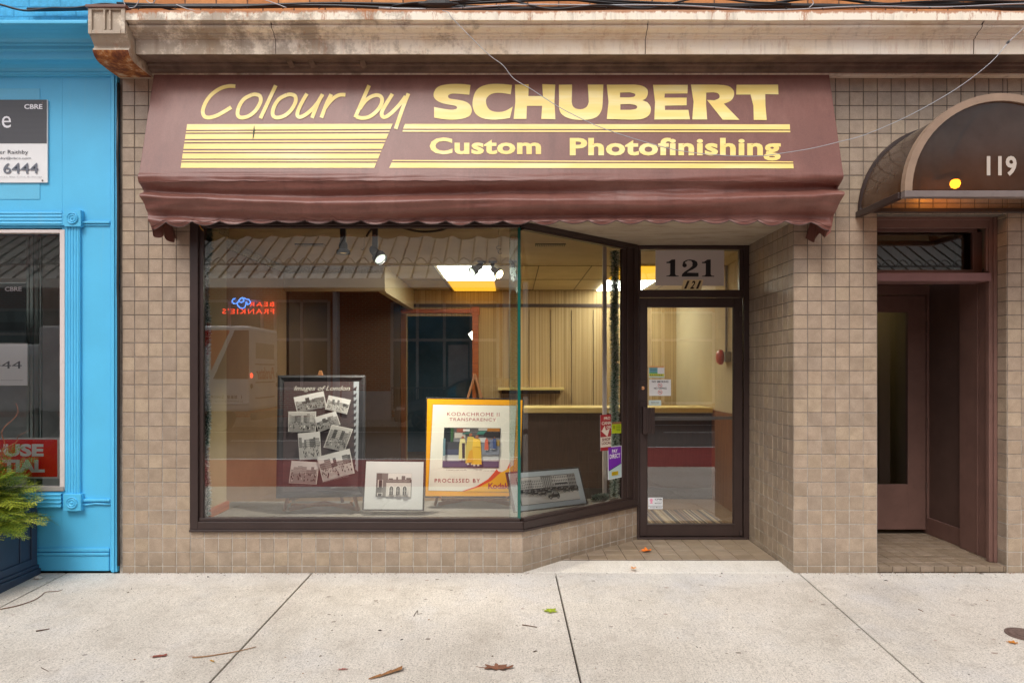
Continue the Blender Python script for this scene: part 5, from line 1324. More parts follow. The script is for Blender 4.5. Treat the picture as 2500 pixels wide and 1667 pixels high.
for (a, b, c, d) in ((1128, 462, 1268, 440), (1005, 660, 1165, 652), (1250, 655, 1320, 636), (1110, 902, 1230, 888), (1020, 1112, 1200, 1120), (1310, 1095, 1520, 1045), (1365, 1145, 1550, 1138)):
    sh.text('London Ontario street', 0, 0, 1, 1, srgb(190, 185, 178), quad=[pu(a, b-4), pu(c, d-4), pu(c, d+4), pu(a, b+4)])
sh.build('print', o)

# small framed photograph of an arched facade
o, inn, n, q = pic('framed_photograph', 'small wide-matted photograph of arched windows standing between the two posters', 'picture', [(890.7, 1122), (1038, 1123.5), (1035, 1247), (884, 1246)], (0, .19, .41), (0, -1, .22), .012, .02, M['frame_black'])
sh = Sheet(*inn); sh.rect(0, 0, 1, 1, srgb(236, 240, 238)); pu = lambda x, y: ((x-1650)/(2172-1650), (y-925)/(1352-925)); R = lambda a, b, c, d, g: sh.rect(*pu(a, b), *pu(c, d), G(g))
R(1750, 1030, 2069, 1242, 120); R(1855, 1031, 2068, 1086, 225); R(1752, 1031, 1800, 1240, 95); R(1800, 1031, 1853, 1240, 120)
sh.same([[pu(a, 1086), pu(b, 1086), pu(b, 1072+c), pu(a, 1072+c)] for a, b, c in ((1930, 1945, -8), (1978, 2010, -18), (2020, 2062, -2), (1862, 1900, 4))], G(110))
R(1842, 1086, 2064, 1114, 90); sh.same([[pu(1846+11*k, 1090), pu(1851+11*k, 1090), pu(1851+11*k, 1110), pu(1846+11*k, 1110)] for k in range(19)], G(170))
R(1842, 1116, 2064, 1240, 205); R(1765, 1090, 1812, 1160, 190); R(1776, 1092, 1804, 1160, 60); R(1764, 1206, 1812, 1236, 195); R(1772, 1212, 1804, 1234, 60)
for cx in (1890, 1950, 2010):
    arcp = [(cx-24, 1225)]+[(cx-24*math.cos(math.pi*t/10), 1168-30*math.sin(math.pi*t/10)) for t in range(11)]+[(cx+24, 1225)]
    sh.poly([pu(*p) for p in arcp], G(225)); arcp = [(cx-17, 1225)]+[(cx-17*math.cos(math.pi*t/10), 1170-22*math.sin(math.pi*t/10)) for t in range(11)]+[(cx+17, 1225)]
    sh.poly([pu(*p) for p in arcp], G(75)); R(cx-14, 1185, cx+14, 1189, 190); R(cx-2, 1160, cx+2, 1222, 190)
sh.build('print', o)

# yellow-bordered slide-mount poster
easel('wooden easel behind the yellow bordered poster, its peak showing above', (1160, 914), (1062, 1243), (1252, 1246), .50, .1, .482)
o, inn, n, q = pic('framed_poster', 'yellow bordered poster of a giant colour slide showing people in yellow robes', 'poster', [(1040, 970), (1279, 973), (1272, 1214), (1035, 1214)], (0, .44, .5), (-.06, -1, .14), .012, .03, M['frame_black'])
sh = Sheet(*inn); sh.lift = .0004; YL = srgb(250, 176, 16); pu = lambda x, y: ((x-160)/(1034-160)-.0, (y-352)/(1215-352))
sh.rect(0, 0, 1, 1, YL); sh.poly([pu(212, 400), pu(985, 402), pu(968, 1182), pu(185, 1168)], srgb(60, 55, 50)); sh.poly([pu(214, 403), pu(982, 405), pu(965, 1179), pu(187, 1166)], srgb(244, 241, 226))
RR = srgb(176, 58, 66)
sh.text('KODACHROME II', *pu(346, 470), *pu(828, 502), RR, space=1.15); sh.text('TRANSPARENCY', *pu(368, 520), *pu(798, 548), RR, space=1.15); sh.text('PROCESSED BY', *pu(244, 1062), *pu(664, 1096), RR, bold=.004, space=1.25)
rd = [(500, 1172), (640, 1125), (740, 1065), (790, 1010), (815, 978), (835, 998), (880, 1005), (905, 990), (940, 905), (938, 1176)]
sh.poly([pu(*p) for p in rd], srgb(228, 82, 36)); sh.poly([pu(*p) for p in [(520, 1174), (660, 1135), (770, 1080), (850, 1010), (900, 985), (970, 940), (966, 1179)]], srgb(250, 186, 24))
sh.text('Kodak', *pu(742, 1100), *pu(935, 1152), RR, bold=.035)
# the picture in the mount
sh.poly([pu(*p) for p in ((322, 608), (842, 610), (834, 966), (312, 962))], srgb(40, 40, 48))
B2 = lambda a, b, c, d, col: sh.rect(*pu(a, b), *pu(c, d), col)
B2(326, 612, 838, 700, srgb(96, 92, 92)); B2(326, 700, 838, 780, srgb(128, 128, 132)); B2(318, 780, 836, 900, srgb(120, 124, 136)); B2(316, 848, 834, 908, srgb(206, 206, 204)); B2(314, 905, 834, 960, srgb(84, 84, 116))
B2(330, 735, 470, 802, srgb(66, 68, 74)); B2(318, 802, 480, 852, srgb(76, 80, 104)); B2(420, 655, 520, 702, srgb(196, 190, 178)); B2(326, 612, 384, 735, srgb(28, 34, 40)); B2(384, 612, 410, 735, srgb(58, 92, 60)); B2(440, 615, 520, 650, srgb(150, 84, 70)); B2(498, 622, 560, 640, srgb(228, 226, 220))
B2(640, 612, 720, 634, srgb(190, 186, 178)); B2(720, 612, 836, 640, srgb(180, 120, 60)); B2(690, 640, 836, 690, srgb(48, 44, 44)); sh.poly([pu(*p) for p in ((640, 640), (712, 634), (690, 668), (620, 668))], srgb(70, 130, 116)); sh.poly([pu(*p) for p in ((500, 650), (580, 645), (560, 664), (490, 666))], srgb(80, 120, 110))
B2(640, 698, 715, 740, srgb(205, 210, 210)); B2(800, 716, 836, 770, srgb(172, 140, 60)); sh.poly([pu(*p) for p in ((560, 780), (700, 740), (836, 775), (836, 850), (600, 850))], srgb(132, 138, 150))
SK = srgb(170, 110, 80)
def fig(cx, top, bot, w_, robe, leg=None):
    h = bot-top; sh.poly([pu(*p) for p in ((cx-w_*.35, top+h*.13), (cx+w_*.35, top+h*.13), (cx+w_*.5, top+h*.4), (cx+w_*.62, bot-h*.05), (cx-w_*.55, bot-h*.05), (cx-w_*.5, top+h*.4))], robe)
    sh.poly([pu(cx+w_*.2*math.cos(t*.7), top+h*.07+h*.055*math.sin(t*.7)) for t in range(9)][::-1], SK)
    if leg: sh.poly([pu(*p) for p in ((cx-w_*.1, top+h*.3), (cx+w_*.35, top+h*.3), (cx+w_*.4, bot-h*.08), (cx, bot-h*.08))], leg)
    sh.rect(*pu(cx-w_*.35, bot-h*.05), *pu(cx-w_*.1, bot), srgb(230, 225, 215)); sh.rect(*pu(cx+w_*.1, bot-h*.05), *pu(cx+w_*.35, bot), srgb(230, 225, 215))
fig(497, 680, 900, 62, srgb(226, 214, 150), srgb(72, 50, 60)); fig(570, 652, 940, 78, srgb(218, 190, 90)); fig(628, 672, 950, 80, srgb(240, 190, 50)); sh.poly([pu(*p) for p in ((560, 820), (590, 800), (600, 915), (540, 920))], srgb(232, 170, 40)); sh.poly([pu(*p) for p in ((596, 700), (660, 720), (668, 780), (590, 776))], srgb(252, 208, 70))
fig(718, 695, 812, 32, srgb(214, 100, 70)); fig(790, 688, 802, 32, srgb(60, 80, 130)); fig(764, 700, 800, 24, srgb(110, 120, 150)); B2(318, 705, 340, 860, srgb(110, 140, 150))
sh.text('downtown London in the 70s', *pu(348, 980), *pu(540, 990), srgb(120, 90, 90)); sh.text('colour slide', *pu(696, 986), *pu(800, 994), srgb(120, 90, 90))
sh.build('print', o)

# wide framed photograph of old cars, leaning near the angled pane
nn = Vector((.503, -.864, .24)).normalized()
o, inn, n, q = pic('framed_photograph', 'wide framed black-and-white photograph of old cars leaning at the glass corner', 'picture', [(1236, 1152), (1414, 1138.5), (1436, 1231), (1256, 1253)], (.02, .30, .405), nn, .014, .02, M['frame_black'])
sh = Sheet(*inn); sh.lift = .0004; sh.rect(0, 0, 1, 1, srgb(226, 238, 242)); sh.rect(.09, .13, .92, .87, G(30)); sh.k += 1
U = lambda a, b: (.095+.82*a, .14+.72*b)
def R(a, b, c, d, g): sh.poly([U(a, b), U(c, b), U(c, d), U(a, d)], G(g))
R(0, 0, 1, 1, 150); R(0, 0, .4, .12, 205)
x = 0; rr = random.Random(8)
for (a, b, g, t) in ((0, .12, 190, .16), (.12, .24, 175, .10), (.24, .42, 205, .13), (.42, .58, 120, .03), (.58, .64, 200, .0), (.64, .86, 215, .02), (.86, 1, 170, .0)):
    R(a, t, b, .5, g); sh.k += 0
    n_ = max(2, int((b-a)/.028)); sh.m.color(G(g-110 if g > 140 else 190))
    for i in range(n_):
        for j in range(3 if g > 130 else 1):
            ca, cb_ = a+(b-a)*(i+.25)/n_, a+(b-a)*(i+.7)/n_; ya = t+(.42-t)*(j+.2)/3; yb = t+(.42-t)*(j+.75)/3 if g > 130 else .46
            sh.m.poly([sh.at(*U(*p)) for p in reversed([(ca, ya), (cb_, ya), (cb_, yb), (ca, yb)])])
    sh.k += 1
R(0, .44, 1, .50, 70); R(.62, .3, .84, .36, 60)
R(0, .60, 1, 1, 190); sh.poly([U(0, .7), U(.35, .78), U(1, .66), U(1, 1), U(0, 1)], G(215)); 
def oldcar(cx, cy, s_):
    sh.poly([U(cx-s_, cy), U(cx-s_*.95, cy-s_*.9), U(cx-s_*.25, cy-s_*1.2), U(cx, cy-s_*2.1), U(cx+s_*.8, cy-s_*2.1), U(cx+s_, cy-s_*.9), U(cx+s_, cy)], G(28))
    sh.poly([U(cx+s_*.1, cy-s_*1.9), U(cx+s_*.7, cy-s_*1.9), U(cx+s_*.75, cy-s_*1.2), U(cx, cy-s_*1.2)], G(150))
    for dx in (-.6, .65):
        for r, g in ((.48, 14), (.3, 190), (.16, 40)): sh.poly([U(cx+s_*dx+s_*r*.5*math.cos(t*.628), cy+s_*.1+s_*r*1.1*math.sin(t*.628)) for t in range(10)][::-1], G(g))
for (cx, cy, s_) in ((.06, .56, .05), (.15, .56, .05), (.24, .58, .055), (.33, .57, .05), (.42, .57, .05), (.5, .56, .05), (.6, .54, .045), (.12, .62, .055), (.22, .66, .06), (.34, .70, .065), (.44, .64, .06), (.66, .60, .06), (.78, .60, .065), (.9, .58, .06), (.74, .66, .06), (.88, .66, .07), (.50, .84, .10)): oldcar(cx, cy, s_)
sh.build('print', o)

# ------------------------------------------------------------------ tinsel garlands
def garland(path, rad_, n, cols, name, label, group='tinsel garlands'):
    r_ = random.Random(hash(label) % 999 if False else len(label)); m = MB(); pts = [Vector(p) for p in path]
    seg = [(b-a).length for a, b in zip(pts, pts[1:])]; tot = sum(seg)
    for k in range(n):
        s_ = r_.random()*tot; i = 0; t_ = s_
        while t_ > seg[i] and i < len(seg)-1: t_ -= seg[i]; i += 1
        c = pts[i].lerp(pts[i+1], t_/seg[i]); d = (pts[i+1]-pts[i]).normalized(); f = s_/tot
        a = r_.random()*2*math.pi; u = d.orthogonal().normalized(); w_ = d.cross(u)
        dr_ = (u*math.cos(a)+w_*math.sin(a) + d*r_.uniform(-.5, .5)).normalized(); ln = rad_*r_.uniform(.65, 1.1)
        pp = dr_.cross(Vector((r_.uniform(-1, 1), r_.uniform(-1, 1), r_.uniform(-1, 1)))).normalized()*.0017
        c = c + Vector((r_.uniform(-1, 1), r_.uniform(-1, 1), r_.uniform(-1, 1)))*.004
        base, tip = cols(f, r_); mid = c+dr_*ln*.45
        m.color(base); m.poly([c-pp, c+pp, mid+pp, mid-pp]); m.color(tip); m.poly([mid-pp*1.4, mid+pp*1.4, c+dr_*ln+pp*.5, c+dr_*ln-pp*.5])
    o = m.build(name, M['decal']); return tag(o, label, 'garland', group)
def gl_cols(f, r_):
    red = .335 < f < .45 or .76 < f < .80
    frost = (f > .12) 
    g = srgb(150, 40, 46) if red else srgb(60, 108, 92)
    tip = srgb(228, 234, 230) if (frost and r_.random() < .66) else g
    return g, tip
def gr_cols(f, r_):
    g = srgb(60, 118, 98); return g, (srgb(220, 232, 224) if r_.random() < (.5+.35*f) else g)
yg = .075
lp = [P(503 + 3*math.sin(t*.9) + (4 if t < 3 else 0), 552 + t*(1258-552)/24, yg) for t in range(25)]
garland(lp, .036, 8500, gl_cols, 'garland', 'frosted tinsel garland with a dark red stretch down the left side of the window')
s1 = 1.222
rp_ = []
for t in range(22):
    p = Vector(dp(s1+.006*math.sin(t*.8), -.07, 0)); rp_.append((p.x, p.y, 2.62 + (.43-2.62)*t/21))
garland(rp_, .050, 9000, gr_cols, 'garland', 'dark green frosted tinsel garland down the right end of the angled pane')
e0 = Vector(dp(s1-.04, -.09, 0)); garland([(e0.x-.16, e0.y-.06, .425), (e0.x-.08, e0.y-.02, .435), (e0.x-.02, e0.y, .43)], .03, 1800, gr_cols, 'garland', 'short loose tinsel end lying on the display deck')
# pale jamb post next to the right garland
m = MB(); a = Vector(dp(1.165, -.13, 0)); m.box(a.x-.02, a.x+.012, a.y, a.y+.06, .401, 2.735); m.build('window_jamb_inside', M['offwhite'], shop)

# ------------------------------------------------------------------ stickers on the glass
def sticker(name, label, px, p0, n, draw, cat='sticker', matc=None, t=.0008):
    n = Vector(n).normalized(); q = [ray(x, y, p0, n) for x, y in px]
    o = empty(name, tuple((q[2]+q[3])/2), label, cat, 'stickers on the shop glass')
    m = MB(); m.slab(q, n, t); m.build('backing', matc or M['white'], o); sh = Sheet(*q, lift=.0003); draw(sh); sh.build('print', o); return o
dpt = Vector(dp(0, -.016, 0)); PU = srgb(112, 38, 160)
def d_pay(sh):
    sh.rect(.04, .02, .96, .98, srgb(176, 196, 196)); sh.poly([(.04, .02), (.96, .02), (.96, .55), (.04, .72)], PU); sh.poly([(.04, .72), (.96, .55), (.96, .57), (.04, .745)], srgb(30, 30, 60))
    sh.text('PAY', .30, .09, .70, .205, srgb(235, 230, 235), bold=.02); sh.text('DIRECT', .13, .235, .88, .37, srgb(235, 230, 235), bold=.02)
    sh.rect(.25, .78, .72, .90, srgb(196, 168, 20)); sh.text('INTERAC', .31, .80, .66, .83, srgb(60, 50, 20)); sh.text('DIRECT', .31, .85, .66, .88, srgb(60, 50, 20))
sticker('payment_sticker', 'purple PAY DIRECT payment sticker on the angled pane', [(1483.5, 1091), (1517.5, 1087), (1518.5, 1164), (1484.5, 1171)], dpt, DN, d_pay)
def d_no(sh):
    K = srgb(26, 26, 30); R_ = srgb(200, 40, 40)
    sh.text('NO SMOKING', .13, .07, .88, .20, K, bold=.02); sh.text('NO VAPING', .22, .48, .80, .60, K, bold=.02)
    for cy in (.36, .78):
        cir = [(.5+.095*math.cos(t*.5236), cy+.115*math.sin(t*.5236)) for t in range(13)]; sh.stroke(cir, .022, R_, 1.26); sh.stroke([(.43, cy-.08), (.57, cy+.08)], .02, R_, 1.26); sh.rect(.45, cy-.015, .55, cy+.015, K)
DY = yl+.019
sticker('warning_sticker', 'white sticker reading NO SMOKING NO VAPING on the door glass', [(1584.5, 926), (1638, 926), (1638, 966), (1585, 966)], (0, DY, 1), (0, -1, 0), d_no)
def d_mix(sh):
    sh.rect(.02, .0, .98, .13, srgb(222, 168, 110)); sh.rect(.02, .13, .56, .56, srgb(120, 180, 190)); sh.rect(.02, .56, .56, .64, srgb(90, 170, 70)); sh.rect(.02, .66, .98, .84, srgb(208, 214, 60)); sh.rect(.02, .84, .98, 1, srgb(190, 205, 190))
    for k in range(3): sh.rect(.08, .2+.12*k, .5, .235+.12*k, srgb(40, 70, 90))
    sh.same([[(.08+.12*k, .70), (.14+.12*k, .70), (.12+.12*k, .80), (.07+.12*k, .80)] for k in range(7)], srgb(60, 60, 30))
sticker('info_sticker', 'colourful orange, blue and yellow information sticker above the NO SMOKING one', [(1584, 893.5), (1622, 893.5), (1622, 922.5), (1584, 922)], (0, DY, 1), (0, -1, 0), d_mix)
sticker('security_sticker', 'small pale security sticker just above the door handle', [(1584, 976.5), (1614, 976.5), (1614, 990), (1584, 990)], (0, DY, 1), (0, -1, 0), lambda sh: (sh.rect(.0, .0, 1, 1, srgb(205, 220, 215)), sh.text('PROTECTION', .18, .35, .82, .52, srgb(30, 50, 60), bold=.02), sh.rect(.2, .62, .8, .68, srgb(200, 190, 60))))
def d_cf(sh):
    sh.rect(.0, .0, 1, 1, srgb(220, 222, 224)); sh.rect(0, .71, 1, .74, srgb(80, 80, 80)); sh.poly([(.22+.11*math.cos(t*.63), .24+.16*math.sin(t*.63)) for t in range(10)][::-1], srgb(225, 150, 175)); sh.poly([(.1, .52), (.22, .30), (.34, .52)], srgb(225, 150, 175))
    sh.text('CFIB', .46, .08, .94, .22, srgb(30, 30, 34), bold=.02); sh.text('Caring', .58, .32, .94, .40, srgb(30, 30, 34)); sh.text('Member', .46, .46, .94, .54, srgb(30, 30, 34), bold=.02); sh.text('10 Year Member', .12, .80, .94, .90, srgb(30, 30, 34), bold=.01)
sticker('member_sticker', 'white CFIB member sticker low on the door glass', [(1582, 1214), (1618, 1214), (1618, 1242), (1582.5, 1242)], (0, DY, 1), (0, -1, 0), d_cf)
def d_can(sh):
    sh.rect(0, 0, 1, 1, srgb(150, 40, 46)); CR_ = srgb(212, 200, 182)
    leaf = [(-.1, .42), (.12, .50), (.26, .42), (.50, .30), (.56, .43), (.9, .36), (.80, .55), (.62, .64), (1.0, .66), (1.0, .92), (.5, .90), (0, .86), (0, .5)]
    leaf = [(max(0, x), y) for x, y in leaf]
    sh.poly([(0, .42), (.14, .44), (.40, .30), (.50, .44), (.86, .40), (.64, .62)], CR_); sh.rect(0, .62, 1, .90, CR_)
    sh.text('PROUDLY', .32, .065, 1.9, .14, CR_, bold=.03) if False else sh.text('PRO', .32, .065, .92, .145, CR_, bold=.03)
    sh.text('CANA', .12, .19, .99, .28, CR_, bold=.03); sh.text('OW', .55, .315, .98, .40, CR_, bold=.03)
    sh.text('SHOP', .13, .645, .93, .73, srgb(110, 44, 40), bold=.03); sh.text('LOCAL', .11, .755, .99, .83, srgb(110, 44, 40), bold=.03)
sticker('maple_leaf_sticker', 'dark red and cream SHOP LOCAL maple leaf sticker on the angled pane', [(1465.5, 1013), (1492, 1010.5), (1492, 1098), (1466, 1101)], dpt, DN, d_can)
sticker('tag_sticker', 'small yellow green tag sticker on the pane in front of the garland', [(1493.5, 1030), (1516.5, 1029), (1516.5, 1057), (1493.5, 1058)], dpt, DN, lambda sh: (sh.rect(0, 0, 1, 1, srgb(170, 186, 30)), sh.rect(0, 0, 1, .2, srgb(130, 90, 60)), [sh.rect(.45, .3+.14*k, .92, .35+.14*k, srgb(90, 110, 30)) for k in range(4)], sh.rect(.1, .3, .35, .62, srgb(140, 140, 20))))
# 121 paper sign behind the transom and small plate below it
def d_121(sh):
    sh.rect(0, 0, 1, 1, srgb(192, 184, 180)); K = srgb(30, 30, 34); pu = lambda x, y: ((x-393)/(1052-393), (y-240)/(580-240))
    for dx in (0, 341):
        pts = [(498, 352), (520, 350), (548, 330), (582, 328), (582, 470), (590, 482), (616, 486), (616, 493), (498, 493), (498, 486), (526, 482), (534, 470), (534, 365), (498, 364)]
        sh.m.color(K); bm = bmesh.new(); vs = [bm.verts.new((x+dx, -y, 0)) for x, y in pts]; es = [bm.edges.new((vs[i], vs[(i+1) % len(vs)])) for i in range(len(vs))]; bmesh.ops.triangle_fill(bm, use_beauty=True, edges=es)
        for f in bm.faces: sh.m.poly([sh.at(*pu(v.co.x, -v.co.y)) for v in f.verts])
        bm.free()
    sh.k += 1
    sh.poly([pu(672+22*math.cos(t*.628), 385+20*math.sin(t*.628)) for t in range(10)][::-1], K)
    pts = [(650, 385), (660, 350), (690, 334), (725, 329), (765, 335), (792, 352), (798, 378), (785, 402), (750, 425), (715, 440), (695, 455), (806, 457), (806, 493), (644, 493), (648, 470), (672, 447), (720, 415), (746, 392), (748, 360), (735, 342), (705, 340), (680, 352), (672, 372)]
    sh.m.color(K); bm = bmesh.new(); vs = [bm.verts.new((x, -y, 0)) for x, y in pts]; es = [bm.edges.new((vs[i], vs[(i+1) % len(vs)])) for i in range(len(vs))]; bmesh.ops.triangle_fill(bm, use_beauty=True, edges=es)
    for f in bm.faces: sh.m.poly([sh.at(*pu(v.co.x, -v.co.y)) for v in f.verts])
    bm.free(); sh.k += 1
o = sticker('number_sign', 'large white paper with black house number 121 over the door', [(1600.5, 611), (1768, 611), (1768, 698), (1600, 697)], (0, yd+.015, 1), (0, -1, 0), d_121, 'sign'); 
def d_s121(sh):
    sh.rect(0, 0, 1, 1, srgb(222, 204, 158)); sh.rect(.34, 0, .345, 1, srgb(150, 130, 90)); sh.rect(.66, 0, .665, 1, srgb(150, 130, 90))
    for k, t in enumerate('121'): sh.text(t, .12+.30*k, .10, .12+.30*k+.2, .93, srgb(48, 32, 28), bold=.03, shear=.15)
sticker('number_plate', 'small slanted cream number plate 121 below the paper number', [(1669, 683), (1717, 683), (1712, 707), (1663.5, 707)], (0, yd+.010, 1), (0, -1, 0), d_s121, 'number plate')
# ------------------------------------------------------------------ planter with evergreen sprays
pl = empty('planter_box', (-4.2, -.4, 0), 'dark navy panelled planter box standing against the blue shop', 'planter')
NV_ = paint('navy_paint', srgb(52, 66, 88), .5, .12, 5, .4, .1)
px_ = -3.625; pz = .52
m = MB(); m.box(-4.7, px_-.012, -.80, -.03, .0, pz); m.build('box', NV_, pl, bevel=.004)
m = MB(); m.box(px_-.0119, px_, -.80, -.74, .075, pz); m.box(px_-.0119, px_, -.09, -.03, .075, pz); m.box(px_-.0119, px_, -.739, -.091, pz-.06, pz); m.box(px_-.0119, px_, -.739, -.091, .075, .13)
m.box(px_-.0118, px_-.004, -.21, -.20, .131, pz-.061)
m.build('panel_trim', NV_, pl, bevel=.003)
m = MB(); m.box(-4.75, px_+.02, -.83, -.015, -.034, .045); m.box(-4.73, px_+.010, -.815, -.02, .0455, .074); m.build('base_trim', NV_, pl, bevel=.006)
LEAF = [srgb(92, 122, 40), srgb(122, 146, 48), srgb(176, 186, 62), srgb(208, 208, 84), srgb(70, 102, 44), srgb(150, 168, 56)]
lm = mat_vcol('evergreen_leaf', .55, .3, 30, .15)
def spray(m, o, d, ln, r_, cols, feather=0):
    """one flattened cedar-like frond: curved stem with alternating scaly side branchlets"""
    d = Vector(d).normalized(); side_ = d.cross(Vector((r_.uniform(-.4, .4), r_.uniform(-.4, .4), 1))).normalized(); p = Vector(o); n = 13; droop = r_.uniform(.3, .9)
    c = cols[r_.randrange(len(cols))]
    for k in range(n):
        t = k/n; d2 = (d + Vector((0, 0, -droop*t*t))).normalized(); q = p + d2*ln/n
        m.color(srgb(110, 84, 48) if t < .3 else c); w_ = side_*.0022*(1-t*.6); m.poly([p-w_, p+w_, q+w_, q-w_])
        up = side_.cross(d2)
        for s_ in (-1, 1):
            bl = ln*.40*math.sin(math.pi*(.12+.86*t))**.8*r_.uniform(.8, 1.1); bd = (d2*.85 + side_*s_*.75 + up*r_.uniform(-.15, .15)).normalized(); kk = 5
            f = r_.uniform(.8, 1.25); m.color((c[0]*f, c[1]*f, c[2]*f, 1)); bp = q
            for j in range(kk):
                e = bp + bd*bl/kk; ww = bd.cross(up).normalized()*(.0036*(1-j/kk*.6))
                m.poly([bp-ww, bp+ww, e])
                if not feather or j % 2:
                    for s2 in (-1, 1):
                        tip = bp + (bd*.9+bd.cross(up)*s2*.8).normalized()*bl*.26*(1-j/kk*.5); m.poly([bp, bp+bd*.006, tip])
                bp = e
        p = q
ev = empty('evergreen_arrangement', (-4.0, -.4, .5), 'bushy yellow green cedar sprays spilling over the navy planter', 'plant')
r_ = random.Random(3); m = MB()
for k in range(330):
    a = r_.uniform(-1.2, 1.3); el = r_.uniform(-.35, 1.1); d = Vector((math.cos(a)*math.cos(el), math.sin(a)*math.cos(el)*.8-.1, math.sin(el)))
    o = Vector((r_.uniform(-4.15, -3.78), r_.uniform(-.62, -.18), .50+r_.uniform(-.02, .20)))
    cols = LEAF[2:4]+[LEAF[5]] if (el < .2) else LEAF
    spray(m, o, d, r_.uniform(.20, .40), r_, cols, feather=r_.random() < .3)
for k in range(34):
    a = r_.uniform(-.9, .5); d = Vector((math.cos(a), math.sin(a), r_.uniform(-.25, .15))); o = Vector((r_.uniform(-3.85, -3.7), r_.uniform(-.45, -.15), .50+r_.uniform(-.05, .05)))
    spray(m, o, d, r_.uniform(.22, .34), r_, [LEAF[2], LEAF[3], LEAF[1]])
m.build('sprays', lm, ev)
m = MB(); m.color(srgb(40, 50, 24)); 
for k in range(500):
    c = Vector((r_.uniform(-4.6, -3.76), r_.uniform(-.7, -.1), r_.uniform(.46, .70))); d = Vector((r_.uniform(-1, 1), r_.uniform(-1, 1), r_.uniform(-.2, 1))).normalized(); w_ = d.orthogonal().normalized()*.012
    m.color(LEAF[r_.choice([0, 4, 4, 1])]); m.poly([c-w_, c+d*.05, c+w_, c-d*.03])
m.build('inner_foliage', lm, ev)
m = MB()
for k in range(5):
    c = Vector((-3.78+r_.uniform(-.12, .06), -.45+r_.uniform(-.12, .2), .56+r_.uniform(-.05, .05))); d = Vector((r_.uniform(.2, 1), r_.uniform(-.8, 0), r_.uniform(-.1, .4))).normalized(); w_ = d.cross(Vector((0, 0, 1))).normalized()
    m.color(srgb(150, 70, 40) if k % 2 else srgb(96, 110, 40)); m.poly([c, c+d*.04+w_*.022, c+d*.10, c+d*.04-w_*.022])
m.build('broad_leaf', lm, ev)
tw_ = empty('curly_willow', (-3.95, -.4, .5), 'bare reddish curly willow twigs rising from the planter', 'branches')
for k in range(6):
    m = MB(); p = Vector((-3.90+r_.uniform(-.15, .05), -.35+r_.uniform(-.1, .1), .5)); pts = [p.copy()]; dirx = r_.uniform(-.1, .35)
    for j in range(26):
        p = p + Vector((dirx*.04+.02*math.sin(j*.9+k), .012*math.cos(j*.8+k), .034)); pts.append(p.copy())
    n_ = r_.randrange(14, 25); m.tube(pts[:n_+1], [.0055*(1-.8*i/26) for i in range(n_+1)], 6)
    for b in range(3):
        i = r_.randrange(6, n_-3); q = pts[i].copy(); bp = [q.copy()]; dx = r_.choice([-.8, 1, 1])
        for j in range(9): q = q + Vector((.018*dx+.012*math.sin(j*1.1+b), .008*math.sin(j), .016)); bp.append(q.copy())
        m.tube(bp, [.003*(1-.8*i/9) for i in range(10)], 5)
    m.build('branch', paint('willow_bark', srgb(150, 88, 56), .6, .15, 20, 0, 0), tw_, smooth=True)

# ------------------------------------------------------------------ cables over the cornice
def wavy(x0, x1, y, z, amp, seed, n=60, sag=0):
    r_ = random.Random(seed); ph = [r_.uniform(0, 6) for _ in range(3)]
    return [(x0+(x1-x0)*t/n, y+amp*.5*math.sin(t*.31+ph[0]), z+amp*math.sin(t*.17+ph[1])+amp*.5*math.sin(t*.43+ph[2]) - sag*math.sin(math.pi*t/n)) for t in range(n+1)]
specs = [(-3.7, 4.3, -.03, 4.325, .012, 1, .015, 'black'), (-3.2, 4.3, -.06, 4.305, .014, 2, .011, 'black'), (-3.0, 4.3, -.065, 4.335, .016, 3, .010, 'black'), (-2.9, 4.3, -.09, 4.29, .012, 4, .012, 'black'), (-2.2, 4.3, -.095, 4.32, .022, 5, .008, 'black'), (-1.0, 4.3, -.11, 4.285, .016, 6, .006, 'wire'), (-4.2, -2.5, -.05, 4.315, .02, 7, .008, 'black'), (-.9, 2.1, -.12, 4.30, .035, 8, .008, 'black'), (.3, 4.3, -.04, 4.345, .03, 9, .011, 'black')]
for k, pts in enumerate(([(300, -6), (305, 12), (318, 20), (330, 17), (338, 4), (340, -8)], [(352, -8), (362, 6), (374, 8), (382, -6)], [(430, 12), (455, 22), (482, 28), (506, 33)], [(640, -2), (668, 8), (700, 20)], [(1975, 20), (1986, 8), (1978, -6)])):
    m = MB(); m.tube([P(a, b, -.13) for a, b in catmull(pts, 5)], .0035, 6); tag(m.build('loose_wire', M['wire'], smooth=True), ['pale loose wire loop just right of the corbel bracket', 'small pale wire loop second from the corbel bracket', 'pale wire running down onto the left end of the cornice', 'pale wire end crossing the bricks above the word Colour', 'pale wire loop at the cables above the awning right corner'][k], 'wire', 'loose wires above the cornice')
for i, (x0, x1, y, z, a, sd_, r, mt_) in enumerate(specs):
    m = MB(); m.tube(wavy(x0, x1, y, z, a, sd_), r, 7)
    o = m.build('cable', M[mt_], smooth=True); tag(o, 'black utility cable in the bundle strung along the bricks above the cornice' if mt_ == 'black' else 'thin pale grey cable in the bundle above the cornice', 'cable', 'utility cables above the cornice')
m = MB()
for k in range(26):
    x = -2.8 + k*.27; m.bar((x, -.125, 4.265), (x+.01, -.005, 4.36), .007, .007); 
o = m.build('cable_ties', M['black']); tag(o, 'small black ties holding the cable bundle to the bricks', 'cable tie', kind='stuff')
m = MB(); bx = X(1085, -.1); m.lathe([(.008, -.17), (.016, -.13), (.026, -.10), (.028, 0), (.03, .03), (.026, .06), (.014, .09), (.009, .13)], (bx-.02, -.125, 4.30), (1, 0, 0), 12)
tag(m.build('cable_splice', M['black'], smooth=False), 'fat black splice on the cable bundle where the pale wire starts', 'cable splice')
